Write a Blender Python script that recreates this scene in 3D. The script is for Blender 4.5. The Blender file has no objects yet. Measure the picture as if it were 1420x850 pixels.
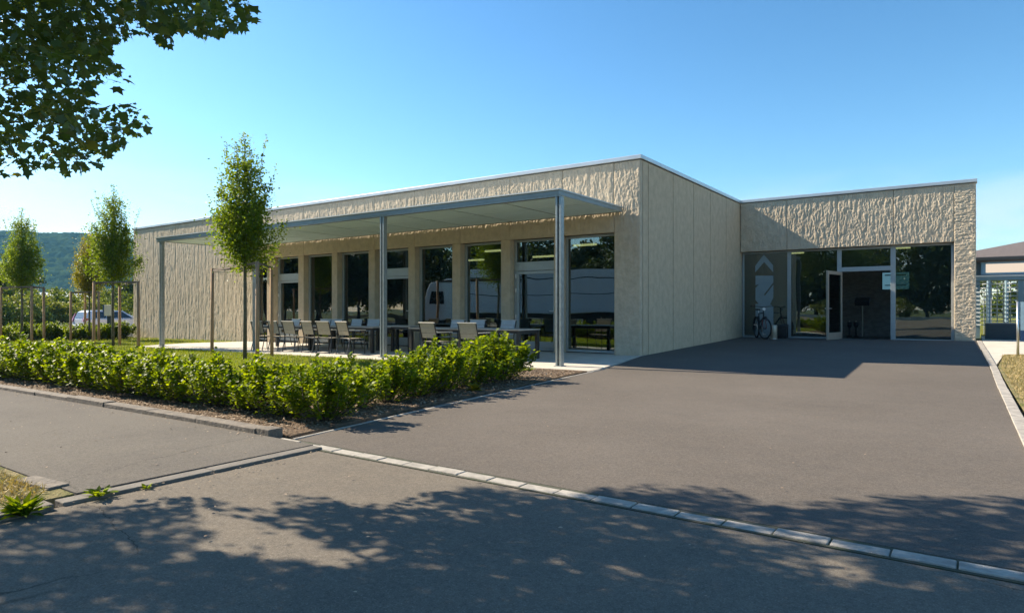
import bpy, bmesh, math, random
import numpy as np
from mathutils import Vector, Matrix
R = math.radians
S = bpy.context.scene
COL = S.collection

# ------------------------------------------------------------------ camera
F_PX, HOR, YAW = 913.53, 428.69, 0.61164
CY, SY = math.cos(YAW), math.sin(YAW)
CAM = Vector((6.358, -14.266, 1.10))
cd = bpy.data.cameras.new('camera'); co = bpy.data.objects.new('camera', cd); COL.objects.link(co)
co.location = CAM; co.rotation_euler = (R(90), 0, YAW)
cd.sensor_width = 36; cd.lens = F_PX / 1420 * 36; cd.shift_y = (HOR - 425) / 1420
cd.clip_start = 0.05; cd.clip_end = 6000
S.camera = co

# ------------------------------------------------------------------ light
SUN_D = Vector((1.42, 0.20, -1.0)).normalized()
SUN_EL = math.asin(-SUN_D.z); SUN_AZ = math.atan2(-SUN_D.x, -SUN_D.y)
SUN_STRENGTH, SKY_STRENGTH, EXPOSURE = 5.0, 0.057, 1.27
w = bpy.data.worlds.new('World'); S.world = w; w.use_nodes = True
nt = w.node_tree; bg = nt.nodes['Background']
sky = nt.nodes.new('ShaderNodeTexSky'); sky.sky_type = 'NISHITA'; sky.sun_disc = False
sky.sun_elevation = SUN_EL; sky.sun_rotation = SUN_AZ
sky.air_density = 1.0; sky.dust_density = 0.3; sky.ozone_density = 1.6
# thin clouds low over the horizon
tc = nt.nodes.new('ShaderNodeTexCoord'); sx = nt.nodes.new('ShaderNodeSeparateXYZ')
nt.links.new(tc.outputs['Generated'], sx.inputs[0])
mp = nt.nodes.new('ShaderNodeMapping'); mp.inputs['Scale'].default_value = (3.0, 3.0, 14.0); mp.inputs['Location'].default_value = (2.2, 7.1, .9)
nt.links.new(tc.outputs['Generated'], mp.inputs[0])
nz = nt.nodes.new('ShaderNodeTexNoise'); nz.inputs['Scale'].default_value = 1.6; nz.inputs['Detail'].default_value = 7; nz.inputs['Roughness'].default_value = 0.55
nt.links.new(mp.outputs[0], nz.inputs['Vector'])
rp = nt.nodes.new('ShaderNodeMapRange'); rp.inputs[1].default_value = 0.41; rp.inputs[2].default_value = 0.62
nt.links.new(nz.outputs['Fac'], rp.inputs[0])
el = nt.nodes.new('ShaderNodeMapRange'); el.inputs[1].default_value = 0.19; el.inputs[2].default_value = 0.07
nt.links.new(sx.outputs['Z'], el.inputs[0])
mu = nt.nodes.new('ShaderNodeMath'); mu.operation = 'MULTIPLY'
nt.links.new(rp.outputs[0], mu.inputs[0]); nt.links.new(el.outputs[0], mu.inputs[1])
mu2 = nt.nodes.new('ShaderNodeMath'); mu2.operation = 'MULTIPLY'; mu2.inputs[1].default_value = 0.85
nt.links.new(mu.outputs[0], mu2.inputs[0])
hs = nt.nodes.new('ShaderNodeHueSaturation'); hs.inputs['Saturation'].default_value = 1.17; hs.inputs['Hue'].default_value = 0.491
nt.links.new(sky.outputs[0], hs.inputs['Color'])
mx = nt.nodes.new('ShaderNodeMixRGB'); mx.inputs[2].default_value = (8.6, 8.9, 9.2, 1)
nt.links.new(mu2.outputs[0], mx.inputs[0]); gm = nt.nodes.new('ShaderNodeGamma'); gm.inputs['Gamma'].default_value = 1.3; nt.links.new(hs.outputs[0], gm.inputs['Color']); nt.links.new(gm.outputs[0], mx.inputs[1])
nt.links.new(mx.outputs[0], bg.inputs['Color']); bg.inputs['Strength'].default_value = SKY_STRENGTH
sl = bpy.data.lights.new('sun', 'SUN'); sl.energy = SUN_STRENGTH; sl.angle = R(0.35); sl.color = (1.0, 0.87, 0.69)
so = bpy.data.objects.new('sun', sl); COL.objects.link(so); so.rotation_euler = SUN_D.to_track_quat('-Z', 'Y').to_euler()
so.location = (-40, -5, 30)
vs = S.view_settings; vs.view_transform = 'Standard'; vs.look = 'None'; vs.exposure = EXPOSURE; vs.gamma = 1; vs.use_curve_mapping = False

# ------------------------------------------------------------------ survey helpers
def ray(u, v):
    X = (u - 710) / F_PX; z = -(v - HOR) / F_PX
    return Vector((X * CY - SY, X * SY + CY, z))
def on_y(u, v, y): r = ray(u, v); return CAM + r * ((y - CAM.y) / r.y)
def on_depth(u, v, Z): return CAM + ray(u, v) * Z
def project(P):
    d = np.asarray(P, float) - np.array(CAM)
    X = d[..., 0] * CY + d[..., 1] * SY; Z = -d[..., 0] * SY + d[..., 1] * CY
    Zs = np.where(np.abs(Z) < 1e-4, 1e-4, Z)
    return 710 + F_PX * X / Zs, HOR - F_PX * d[..., 2] / Zs, Z
def clampf(a, lo, hi): return max(lo, min(hi, a))
def gz(x, y):
    return (-.05 + .02 * clampf(y + 2.9, 0, 11) + .0063 * clampf(x, -25, 0) + .03 * clampf(x + 25, -20, 0)
            + .008 * clampf(x, 0, 6.5) * clampf(y / 8, 0, 1))
def on_ground(u, v):
    z = -.05
    for _ in range(25):
        r = ray(u, v); p = CAM + r * ((z - CAM.z) / r.z); z = gz(p.x, p.y)
    return p

# ------------------------------------------------------------------ materials
MATS = {}
def mat(name, color=(.5, .5, .5), rough=.6, metal=0, var=0, scale=8, detail=5, bump=0, bscale=None, color2=None, lo=.35, hi=.65, stretch=None, spec=.5, coat=0, coord='Object'):
    m = bpy.data.materials.new(name); m.use_nodes = True
    n = m.node_tree.nodes; l = m.node_tree.links; p = n['Principled BSDF']
    p.inputs['Roughness'].default_value = rough; p.inputs['Metallic'].default_value = metal
    p.inputs['Specular IOR Level'].default_value = spec
    if coat: p.inputs['Coat Weight'].default_value = coat
    p.inputs['Base Color'].default_value = (*color, 1)
    t = n.new('ShaderNodeTexCoord'); vec = t.outputs[coord]
    if stretch:
        q = n.new('ShaderNodeMapping'); q.inputs['Scale'].default_value = stretch; l.new(vec, q.inputs[0]); vec = q.outputs[0]
    if color2 is None and var: color2 = tuple(c * (1 - var) for c in color)
    if color2 is not None:
        z = n.new('ShaderNodeTexNoise'); z.inputs['Scale'].default_value = scale; z.inputs['Detail'].default_value = detail; z.inputs['Roughness'].default_value = .6
        l.new(vec, z.inputs['Vector'])
        r = n.new('ShaderNodeMapRange'); r.inputs[1].default_value = lo; r.inputs[2].default_value = hi; l.new(z.outputs['Fac'], r.inputs[0])
        x = n.new('ShaderNodeMixRGB'); x.inputs[1].default_value = (*color2, 1); x.inputs[2].default_value = (*color, 1)
        l.new(r.outputs[0], x.inputs[0]); l.new(x.outputs[0], p.inputs['Base Color'])
    if bump:
        z = n.new('ShaderNodeTexNoise'); z.inputs['Scale'].default_value = bscale or scale * 4; z.inputs['Detail'].default_value = 6
        l.new(vec, z.inputs['Vector'])
        b = n.new('ShaderNodeBump'); b.inputs['Strength'].default_value = 1; b.inputs['Distance'].default_value = bump
        l.new(z.outputs['Fac'], b.inputs['Height']); l.new(b.outputs[0], p.inputs['Normal'])
    return m

def asphalt(name, base, patch, grain, warm, cracks=0):
    m = bpy.data.materials.new(name); m.use_nodes = True
    n = m.node_tree.nodes; l = m.node_tree.links; p = n['Principled BSDF']; p.inputs['Roughness'].default_value = .95
    p.inputs['Specular IOR Level'].default_value = .10
    t = n.new('ShaderNodeTexCoord')
    def noise(s, d=4, r=.55):
        z = n.new('ShaderNodeTexNoise'); z.inputs['Scale'].default_value = s; z.inputs['Detail'].default_value = d; z.inputs['Roughness'].default_value = r
        l.new(t.outputs['Object'], z.inputs['Vector']); return z
    def rng(o, a, b, c, d):
        r = n.new('ShaderNodeMapRange'); r.inputs[1].default_value = a; r.inputs[2].default_value = b; r.inputs[3].default_value = c; r.inputs[4].default_value = d
        l.new(o, r.inputs[0]); return r.outputs[0]
    def mix(f, a, b, mode='MIX'):
        x = n.new('ShaderNodeMixRGB'); x.blend_type = mode
        for i, q in ((0, f), (1, a), (2, b)):
            if isinstance(q, tuple): x.inputs[i].default_value = (*q, 1)
            elif isinstance(q, float): x.inputs[i].default_value = q
            else: l.new(q, x.inputs[i])
        return x.outputs[0]
    big = noise(.55, 6, .6); mid = noise(5, 6, .65); fine = noise(130, 4, .8); fine2 = noise(48, 5, .8)
    big2 = noise(.22, 3, .5); streak = noise(1.7, 8, .7)
    c = mix(rng(big.outputs['Fac'], .38, .62, 0, 1), tuple(patch), tuple(base))
    c = mix(rng(big2.outputs['Fac'], .42, .60, 0, .45), c, tuple(q * .80 for q in patch))
    c = mix(rng(streak.outputs['Fac'], .60, .72, 0, .40), c, tuple(q * .72 for q in patch))
    c = mix(rng(mid.outputs['Fac'], .3, .7, 0, .5), c, tuple(warm))
    g = n.new('ShaderNodeMath'); g.operation = 'ADD'
    l.new(rng(fine.outputs['Fac'], .25, .75, 1 - grain, 1 + grain), g.inputs[0]); l.new(rng(fine2.outputs['Fac'], .25, .75, -grain * .8, grain * .8), g.inputs[1])
    cm = n.new('ShaderNodeCombineXYZ')
    for i in range(3): l.new(g.outputs[0], cm.inputs[i])
    c = mix(1.0, c, cm.outputs[0], 'MULTIPLY')
    vo = n.new('ShaderNodeTexVoronoi'); vo.inputs['Scale'].default_value = 210; l.new(t.outputs['Object'], vo.inputs['Vector'])
    sp = n.new('ShaderNodeSeparateColor'); l.new(vo.outputs['Color'], sp.inputs[0])
    c = mix(rng(sp.outputs[0], .90, .97, 0, .30), c, tuple(min(1, q * 2.1) for q in base))
    if cracks:                                             # fine wandering cracks, only here and there
        wv = noise(3.2, 6, .7); av = n.new('ShaderNodeVectorMath'); av.operation = 'MULTIPLY_ADD'; av.inputs[1].default_value = (.22, .22, 0)
        l.new(wv.outputs['Color'], av.inputs[0]); l.new(t.outputs['Object'], av.inputs[2])
        ve = n.new('ShaderNodeTexVoronoi'); ve.feature = 'DISTANCE_TO_EDGE'; ve.inputs['Scale'].default_value = .42; l.new(av.outputs[0], ve.inputs['Vector'])
        k = n.new('ShaderNodeMath'); k.operation = 'MULTIPLY'; l.new(rng(ve.outputs['Distance'], .0006, .0024, cracks, 0), k.inputs[0])
        l.new(rng(noise(.35, 3, .6).outputs['Fac'], .50, .58, 0, 1), k.inputs[1]); c = mix(k.outputs[0], c, tuple(q * .35 for q in patch))
    l.new(c, p.inputs['Base Color'])
    b = n.new('ShaderNodeBump'); b.inputs['Distance'].default_value = .004; b.inputs['Strength'].default_value = .8
    l.new(fine2.outputs['Fac'], b.inputs['Height']); l.new(b.outputs[0], p.inputs['Normal'])
    return m

def leaf_mat(name, a, b, trans=.35, rough=.4, spec=.5, c=None):
    m = bpy.data.materials.new(name); m.use_nodes = True
    n = m.node_tree.nodes; l = m.node_tree.links; p = n['Principled BSDF']; out = n['Material Output']
    g = n.new('ShaderNodeNewGeometry'); r = n.new('ShaderNodeValToRGB')
    r.color_ramp.elements[0].color = (*a, 1); r.color_ramp.elements[1].color = (*b, 1)
    if c:
        e = r.color_ramp.elements.new(.93); e.color = (*b, 1); r.color_ramp.elements[2].color = (*c, 1)
    l.new(g.outputs['Random Per Island'], r.inputs[0]); l.new(r.outputs[0], p.inputs['Base Color'])
    p.inputs['Roughness'].default_value = rough; p.inputs['Specular IOR Level'].default_value = spec
    t = n.new('ShaderNodeBsdfTranslucent')
    h = n.new('ShaderNodeMixRGB'); h.blend_type = 'MULTIPLY'; h.inputs[0].default_value = 1; h.inputs[2].default_value = (2.2, 2.0, .6, 1)
    l.new(r.outputs[0], h.inputs[1]); l.new(h.outputs[0], t.inputs['Color'])
    x = n.new('ShaderNodeMixShader'); x.inputs[0].default_value = trans
    l.new(p.outputs[0], x.inputs[1]); l.new(t.outputs[0], x.inputs[2]); l.new(x.outputs[0], out.inputs['Surface'])
    return m

def glass_mat(name, tint, base=.10, ior=1.5):
    m = bpy.data.materials.new(name); m.use_nodes = True
    n = m.node_tree.nodes; l = m.node_tree.links; out = n['Material Output']; n.remove(n['Principled BSDF'])
    tr = n.new('ShaderNodeBsdfTransparent'); tr.inputs[0].default_value = (*tint, 1)
    gl = n.new('ShaderNodeBsdfGlossy'); gl.inputs['Roughness'].default_value = 0.0; gl.inputs['Color'].default_value = (.86, .95, .97, 1)
    fr = n.new('ShaderNodeFresnel'); fr.inputs[0].default_value = ior
    ma = n.new('ShaderNodeMath'); ma.operation = 'MULTIPLY_ADD'; ma.inputs[1].default_value = 1.5; ma.inputs[2].default_value = base; ma.use_clamp = True
    l.new(fr.outputs[0], ma.inputs[0])
    # slight waviness of the panes
    t = n.new('ShaderNodeTexCoord'); z = n.new('ShaderNodeTexNoise'); z.inputs['Scale'].default_value = .9; z.inputs['Detail'].default_value = 1
    l.new(t.outputs['Object'], z.inputs['Vector'])
    b = n.new('ShaderNodeBump'); b.inputs['Distance'].default_value = .004; l.new(z.outputs['Fac'], b.inputs['Height']); l.new(b.outputs[0], gl.inputs['Normal'])
    x = n.new('ShaderNodeMixShader'); l.new(ma.outputs[0], x.inputs[0]); l.new(tr.outputs[0], x.inputs[1]); l.new(gl.outputs[0], x.inputs[2])
    l.new(x.outputs[0], out.inputs['Surface']); return m

def emit_mat(name, color, strength):
    m = bpy.data.materials.new(name); m.use_nodes = True
    n = m.node_tree.nodes; l = m.node_tree.links; n.remove(n['Principled BSDF'])
    e = n.new('ShaderNodeEmission'); e.inputs[0].default_value = (*color, 1); e.inputs[1].default_value = strength
    l.new(e.outputs[0], n['Material Output'].inputs['Surface']); return m

M = {}
M['concrete_rough'] = mat('split_concrete', (.63, .525, .385), .9, color2=(.51, .425, .31), scale=5, detail=10, bump=.014, bscale=55, spec=.1)
M['concrete_smooth'] = mat('smooth_concrete', (.575, .465, .325), .9, color2=(.475, .385, .27), scale=5.5, detail=12, bump=.006, bscale=42, spec=.1, stretch=(1, 1, .85))
M['core'] = mat('joint_backing', (.05, .047, .043), .9, var=.2)
M['coping'] = mat('coping_metal', (.60, .63, .64), .38, .55, var=.12, scale=2)
M['galv'] = mat('galvanised_steel', (.33, .37, .37), .42, .6, var=.22, scale=14)
M['fascia_steel'] = mat('fascia_steel', (.26, .30, .30), .5, .4, var=.12, scale=4)
M['canopy_metal'] = mat('canopy_metal', (.52, .55, .54), .5, .3, var=.1, scale=3)
M['canopy_soffit'] = mat('canopy_soffit', (.66, .84, .88), .6, .0, var=.10, scale=2.5, stretch=(1, 6, 1))
M['frame'] = mat('aluminium_frame', (.40, .43, .43), .45, .4, var=.08, scale=5)
M['door_frame'] = mat('champagne_door_frame', (.40, .36, .30), .45, .2, var=.08)
M['dark_frame'] = mat('dark_frame', (.05, .055, .06), .5, .2, var=.2)
M['steel'] = mat('stainless_steel', (.72, .70, .66), .3, .9, var=.1)
M['glass'] = glass_mat('window_glass', (.42, .52, .50), .10)
M['door_glass'] = glass_mat('door_glass', (.45, .5, .5), .03)
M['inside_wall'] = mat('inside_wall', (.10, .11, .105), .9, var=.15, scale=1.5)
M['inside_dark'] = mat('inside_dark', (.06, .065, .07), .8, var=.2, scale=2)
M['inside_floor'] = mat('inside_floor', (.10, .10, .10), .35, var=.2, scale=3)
M['inside_stone'] = mat('inside_stone', (.30, .29, .27), .9, color2=(.20, .19, .18), scale=6, bump=.02, bscale=9, stretch=(1, 1, 2.2))
M['lamp'] = emit_mat('lamp_glow', (1, .74, .34), .95)
M['drive'] = asphalt('driveway_asphalt', (.138, .122, .106), (.116, .103, .090), .36, (.145, .123, .102))
M['road'] = asphalt('road_asphalt', (.180, .158, .128), (.146, .129, .107), .42, (.192, .162, .126), .8)
M['walk'] = asphalt('sidewalk_asphalt', (.142, .130, .113), (.118, .108, .096), .38, (.152, .135, .112), .7)
M['street'] = asphalt('far_asphalt', (.13, .125, .12), (.10, .10, .10), .2, (.14, .13, .12))
M['terrace'] = mat('terrace_concrete', (.56, .51, .43), .85, color2=(.47, .43, .36), scale=3, bump=.002, bscale=90)
M['kerb'] = mat('kerb_stone', (.20, .17, .135), .9, color2=(.11, .095, .078), scale=7, detail=8, bump=.012, bscale=35)
M['kerb_pale'] = mat('pale_kerb', (.17, .152, .128), .9, color2=(.12, .108, .092), scale=6, detail=8, bump=.006, bscale=45)
M['edging'] = mat('edging_stone', (.42, .385, .33), .85, color2=(.25, .23, .20), scale=9, detail=7, bump=.004, bscale=60)
M['joint_dirt'] = mat('joint_dirt', (.07, .065, .05), .95, color2=(.05, .06, .03), scale=9)
M['soil'] = mat('soil', (.20, .145, .10), .95, color2=(.10, .075, .055), scale=9, detail=8, bump=.03, bscale=30, spec=.05)
M['chip'] = leaf_mat('bark_chips', (.16, .11, .075), (.40, .31, .22), 0, .8, .2)
M['lawn'] = mat('lawn_ground', (.13, .16, .025), .95, color2=(.18, .16, .045), scale=3, bump=.02, bscale=60, spec=.05)
M['verge'] = mat('verge_ground', (.30, .24, .14), .95, color2=(.13, .14, .05), scale=4, detail=8, bump=.03, bscale=40, spec=.05)
M['ground'] = mat('earth_and_meadow', (.07, .10, .03), .95, color2=(.12, .12, .05), scale=.08, bump=.05, bscale=3, spec=.05)
M['grass'] = leaf_mat('grass_blades', (.10, .16, .010), (.22, .25, .03), .35, .5, .3)
M['drygrass'] = leaf_mat('dry_grass_blades', (.42, .32, .18), (.27, .225, .085), .12, .6, .2)
M['shrub'] = leaf_mat('shrub_leaves', (.062, .118, .005), (.21, .265, .008), .45, .5, .18)
M['shrub_far'] = leaf_mat('far_shrub_leaves', (.05, .10, .015), (.11, .17, .025), .3, .45, spec=.15)
M['young'] = leaf_mat('young_tree_leaves', (.060, .112, .008), (.16, .215, .014), .48, .5, .2)
M['yellowing'] = leaf_mat('yellowing_leaves', (.10, .13, .015), (.26, .22, .025), .38, .45)
M['maple'] = leaf_mat('maple_leaves', (.032, .066, .018), (.070, .112, .022), .42, .42, .45, (.15, .15, .02))
M['bush1'] = leaf_mat('bush_leaves', (.065, .105, .016), (.145, .18, .03), .3, .5, spec=.15)
M['bush2'] = leaf_mat('dark_tree_leaves', (.035, .06, .018), (.07, .095, .025), .22, .5, spec=.15)
M['bush3'] = leaf_mat('pale_bush_leaves', (.11, .145, .03), (.20, .22, .05), .32, .5, spec=.15)
M['bark'] = mat('bark', (.12, .095, .07), .95, color2=(.06, .05, .04), scale=6, bump=.02, bscale=18, stretch=(4, 4, 1))
M['young_bark'] = mat('young_bark', (.13, .125, .09), .9, color2=(.07, .07, .05), scale=14, bump=.004, bscale=40)
M['stake'] = mat('stake_wood', (.50, .29, .15), .85, color2=(.28, .175, .10), scale=5, stretch=(6, 6, .6), bump=.004, bscale=30)
M['rail'] = mat('rail_wood', (.20, .15, .11), .85, color2=(.11, .085, .065), scale=5)
M['sling'] = mat('sling_fabric', (.42, .365, .27), .8, color2=(.35, .30, .22), scale=30)
M['sling_cool'] = mat('sling_fabric_grey', (.46, .50, .52), .75, var=.12, scale=30)  # same chair fabric with the cool canopy shade put into its colour
M['chair_metal'] = mat('dark_chair_metal', (.045, .045, .045), .45, .5, var=.2)
M['chair_trim'] = mat('chair_trim', (.62, .58, .5), .5, .3, var=.1)
M['table_top'] = mat('table_top', (.44, .41, .36), .45, 0, color2=(.36, .335, .29), scale=6, stretch=(.4, 6, 1))
M['black'] = mat('black_plastic', (.02, .02, .022), .45, var=.3)
M['turn'] = mat('turnstile_steel', (.50, .54, .55), .5, .3, var=.15)
M['rim_dark'] = mat('dark_rim', (.10, .10, .105), .5, .5, var=.2)
M['rubber'] = mat('rubber', (.018, .018, .018), .8, var=.3)
M['white_paint'] = mat('white_paint', (.72, .73, .74), .35, var=.06, scale=2, coat=.3)
M['silver_paint'] = mat('silver_car_paint', (.70, .71, .74), .28, .25, var=.05, scale=2, coat=.6)
M['car_glass'] = mat('car_glass', (.02, .03, .035), .08, var=.3, spec=.8)
M['tail'] = mat('tail_light', (.35, .02, .05), .25, var=.3, coat=.5)
M['film'] = mat('frosted_film', (.27, .33, .34), .7, var=.08, scale=4)
M['bike_red'] = mat('bike_red', (.25, .04, .03), .35, var=.2)
M['bin'] = mat('ashbin_enamel', (.62, .55, .44), .4, .3, color2=(.52, .44, .33), scale=5)  # off-white colour stands in for bright reflections on the stainless steel
M['screen'] = emit_mat('notice_board_screen', (.13, .30, .40), .26)  # emission added so the board stands out in the dark hall
M['screen_line'] = mat('notice_board_print', (.05, .10, .15), .6, var=.2)
M['roof_tile'] = mat('brown_roof_tiles', (.15, .125, .115), .85, color2=(.115, .095, .088), scale=14, stretch=(.6, .6, 3), bump=.02, bscale=25)
M['gate_blue'] = mat('blue_grey_paint', (.22, .33, .40), .5, var=.1, scale=3)
M['light_blue'] = mat('light_blue_paint', (.25, .46, .66), .45, var=.06, scale=3)
M['cream'] = emit_mat('backlit_cream_panel', (.95, .78, .62), .40)  # emission added to make the sign band bright under grazing sun
M['dark_wall'] = mat('anthracite_panel', (.028, .045, .060), .6, var=.2, scale=6)
M['deep_blue'] = mat('deep_blue_paint', (.02, .06, .16), .5, var=.15)
M['pale_blue'] = mat('pale_blue_panel', (.36, .52, .60), .5, var=.08)
M['post_paint'] = mat('post_sign_face', (.72, .68, .55), .55, var=.08)
M['pale_roof'] = mat('pale_shed_roof', (.62, .68, .72), .6, var=.1, scale=.1)
M['shed_wall'] = mat('shed_wall', (.30, .34, .38), .8, var=.15, scale=.2)
M['trailer'] = mat('trailer_tarpaulin', (.80, .83, .86), .5, var=.08, scale=1.2)
M['render'] = mat('rendered_wall', (.50, .47, .42), .9, var=.12, scale=1)

# ------------------------------------------------------------------ mesh helpers
class MB:
    def __init__(s): s.v = []; s.f = []
    def add(s, vs, fs):
        o = len(s.v); s.v += [tuple(q) for q in vs]; s.f += [tuple(i + o for i in f) for f in fs]; return s
    def box(s, x0, x1, y0, y1, z0, z1):
        return s.add([(x0, y0, z0), (x1, y0, z0), (x1, y1, z0), (x0, y1, z0), (x0, y0, z1), (x1, y0, z1), (x1, y1, z1), (x0, y1, z1)],
                     [(3, 2, 1, 0), (4, 5, 6, 7), (0, 1, 5, 4), (1, 2, 6, 5), (2, 3, 7, 6), (3, 0, 4, 7)])
    def obox(s, c, size, rot=None):
        m = (rot or Matrix.Identity(3)); h = [q / 2 for q in size]; vs = []
        for z in (-1, 1):
            for x, y in ((-1, -1), (1, -1), (1, 1), (-1, 1)):
                vs.append(Vector(c) + m @ Vector((x * h[0], y * h[1], z * h[2])))
        return s.add(vs, [(3, 2, 1, 0), (4, 5, 6, 7), (0, 1, 5, 4), (1, 2, 6, 5), (2, 3, 7, 6), (3, 0, 4, 7)])
    def bar(s, a, b, wd, hg):
        a = Vector(a); b = Vector(b); d = (b - a); L = d.length; q = d.to_track_quat('X', 'Z').to_matrix()
        return s.obox((a + b) / 2, (L, wd, hg), q)
    def tube(s, pts, r, n=8):
        pts = [Vector(p) for p in pts]; k = len(pts); rs = r if isinstance(r, (list, tuple)) else [r] * k
        vs = []; prev = None
        for i, p in enumerate(pts):
            d = (pts[min(i + 1, k - 1)] - pts[max(i - 1, 0)]).normalized()
            ref = prev if prev is not None else (Vector((1, 0, 0)) if abs(d.x) < .8 else Vector((0, 1, 0)))
            u = (ref - d * ref.dot(d)).normalized(); prev = u; t = d.cross(u)
            for j in range(n):
                a = 2 * math.pi * j / n; vs.append(p + (u * math.cos(a) + t * math.sin(a)) * rs[i])
        fs = []
        for i in range(k - 1):
            for j in range(n):
                a = i * n + j; b = i * n + (j + 1) % n; fs.append((a, b, b + n, a + n))
        fs.append(tuple(range(n - 1, -1, -1))); fs.append(tuple(range((k - 1) * n, k * n)))
        return s.add(vs, fs)
    def lathe(s, prof, n=20, c=(0, 0, 0), axis='Z'):
        vs = []; k = len(prof)
        for r, z in prof:
            for j in range(n):
                a = 2 * math.pi * j / n; p = (r * math.cos(a), r * math.sin(a), z)
                if axis == 'Y': p = (p[0], p[2], p[1])
                if axis == 'X': p = (p[2], p[0], p[1])
                vs.append((p[0] + c[0], p[1] + c[1], p[2] + c[2]))
        fs = []
        for i in range(k - 1):
            for j in range(n):
                a = i * n + j; b = i * n + (j + 1) % n; fs.append((a, b, b + n, a + n))
        fs.append(tuple(range(n - 1, -1, -1))); fs.append(tuple(range((k - 1) * n, k * n)))
        return s.add(vs, fs)
    def prism(s, poly, vec):
        n = len(poly); a = [Vector(p) for p in poly]; b = [p + Vector(vec) for p in a]
        fs = [tuple(range(n)), tuple(range(2 * n - 1, n - 1, -1))] + [(i, (i + 1) % n, n + (i + 1) % n, n + i) for i in range(n)]
        return s.add(a + b, fs)
    def build(s, name, material, parent=None, bevel=0, smooth=False):
        me = bpy.data.meshes.new(name); me.from_pydata(s.v, [], s.f)
        bm = bmesh.new(); bm.from_mesh(me); bmesh.ops.recalc_face_normals(bm, faces=bm.faces); bm.to_mesh(me); bm.free()
        if smooth:
            for p in me.polygons: p.use_smooth = len(p.vertices) == 4
        o = link(name, me, material, parent)
        if bevel:
            b = o.modifiers.new('bevel', 'BEVEL'); b.width = bevel; b.segments = 2; b.limit_method = 'ANGLE'; b.angle_limit = R(40)
        return o
def link(name, me, material, parent=None):
    o = bpy.data.objects.new(name, me); COL.objects.link(o)
    if material is not None and not me.materials: me.materials.append(material)
    if parent is not None: o.parent = parent
    return o
def tag(o, label=None, cat=None, group=None, kind=None):
    if label: o['label'] = label
    if cat: o['category'] = cat
    if group: o['group'] = group
    if kind: o['kind'] = kind
    return o
def thing(name, label, cat, loc=(0, 0, 0), rz=0, group=None):
    o = bpy.data.objects.new(name, None); COL.objects.link(o); o.empty_display_size = .2
    o.location = loc; o.rotation_euler = (0, 0, rz); return tag(o, label, cat, group)
def kids(o): return [c for c in bpy.data.objects if c.parent == o]
def dup(o, loc, rz=0, label=None, scale=1, group=None):
    c = o.copy(); COL.objects.link(c); c.location = loc; c.rotation_euler = (0, 0, rz); c.scale = (scale,) * 3 if not isinstance(scale, tuple) else scale
    if label: c['label'] = label
    if group: c['group'] = group
    for k in kids(o):
        q = k.copy(); COL.objects.link(q); q.parent = c
        for g in kids(k):
            h = g.copy(); COL.objects.link(h); h.parent = q
    return c
def np_mesh(name, V, loops, starts, totals, smooth=False):
    me = bpy.data.meshes.new(name)
    me.vertices.add(len(V)); me.vertices.foreach_set('co', np.asarray(V, np.float32).ravel())
    me.loops.add(len(loops)); me.loops.foreach_set('vertex_index', np.asarray(loops, np.int32))
    me.polygons.add(len(starts)); me.polygons.foreach_set('loop_start', np.asarray(starts, np.int32)); me.polygons.foreach_set('loop_total', np.asarray(totals, np.int32))
    if smooth: me.polygons.foreach_set('use_smooth', np.ones(len(starts), bool))
    me.update(calc_edges=True); me.validate(); return me
OVAL = np.array([(0, 0, 0), (.28, .30, .06), (.30, .62, .05), (0, 1, -.06), (-.30, .62, .05), (-.28, .30, .06)])
LOBED = np.array([(0, 0, 0), (.20, .12, .02), (.48, .10, -.03), (.40, .34, .02), (.58, .58, -.05), (.24, .60, .02), (0, 1, -.08), (-.24, .60, .02), (-.58, .58, -.05), (-.40, .34, .02), (-.48, .10, -.03), (-.20, .12, .02)])
BLADE = np.array([(-.035, 0, 0), (.035, 0, 0), (.02, .6, .08), (0, 1, .25)])
def leaf_mesh(name, C, A, N, size, tpl=OVAL):
    C = np.asarray(C, float); n = len(C); k = len(tpl)
    A = A / np.maximum(np.linalg.norm(A, axis=1, keepdims=True), 1e-6)
    N = N - A * (N * A).sum(1, keepdims=True); N /= np.maximum(np.linalg.norm(N, axis=1, keepdims=True), 1e-6)
    B = np.cross(A, N); size = np.asarray(size).reshape(-1, 1, 1) * np.ones((n, 1, 1))
    V = C[:, None, :] + size * (tpl[None, :, 0:1] * B[:, None, :] + tpl[None, :, 1:2] * A[:, None, :] + tpl[None, :, 2:3] * N[:, None, :])
    return np_mesh(name, V.reshape(-1, 3), np.arange(n * k), np.arange(n) * k, np.full(n, k))
def rnd_unit(rng, n):
    v = rng.normal(size=(n, 3)); return v / np.linalg.norm(v, axis=1, keepdims=True)

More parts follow.
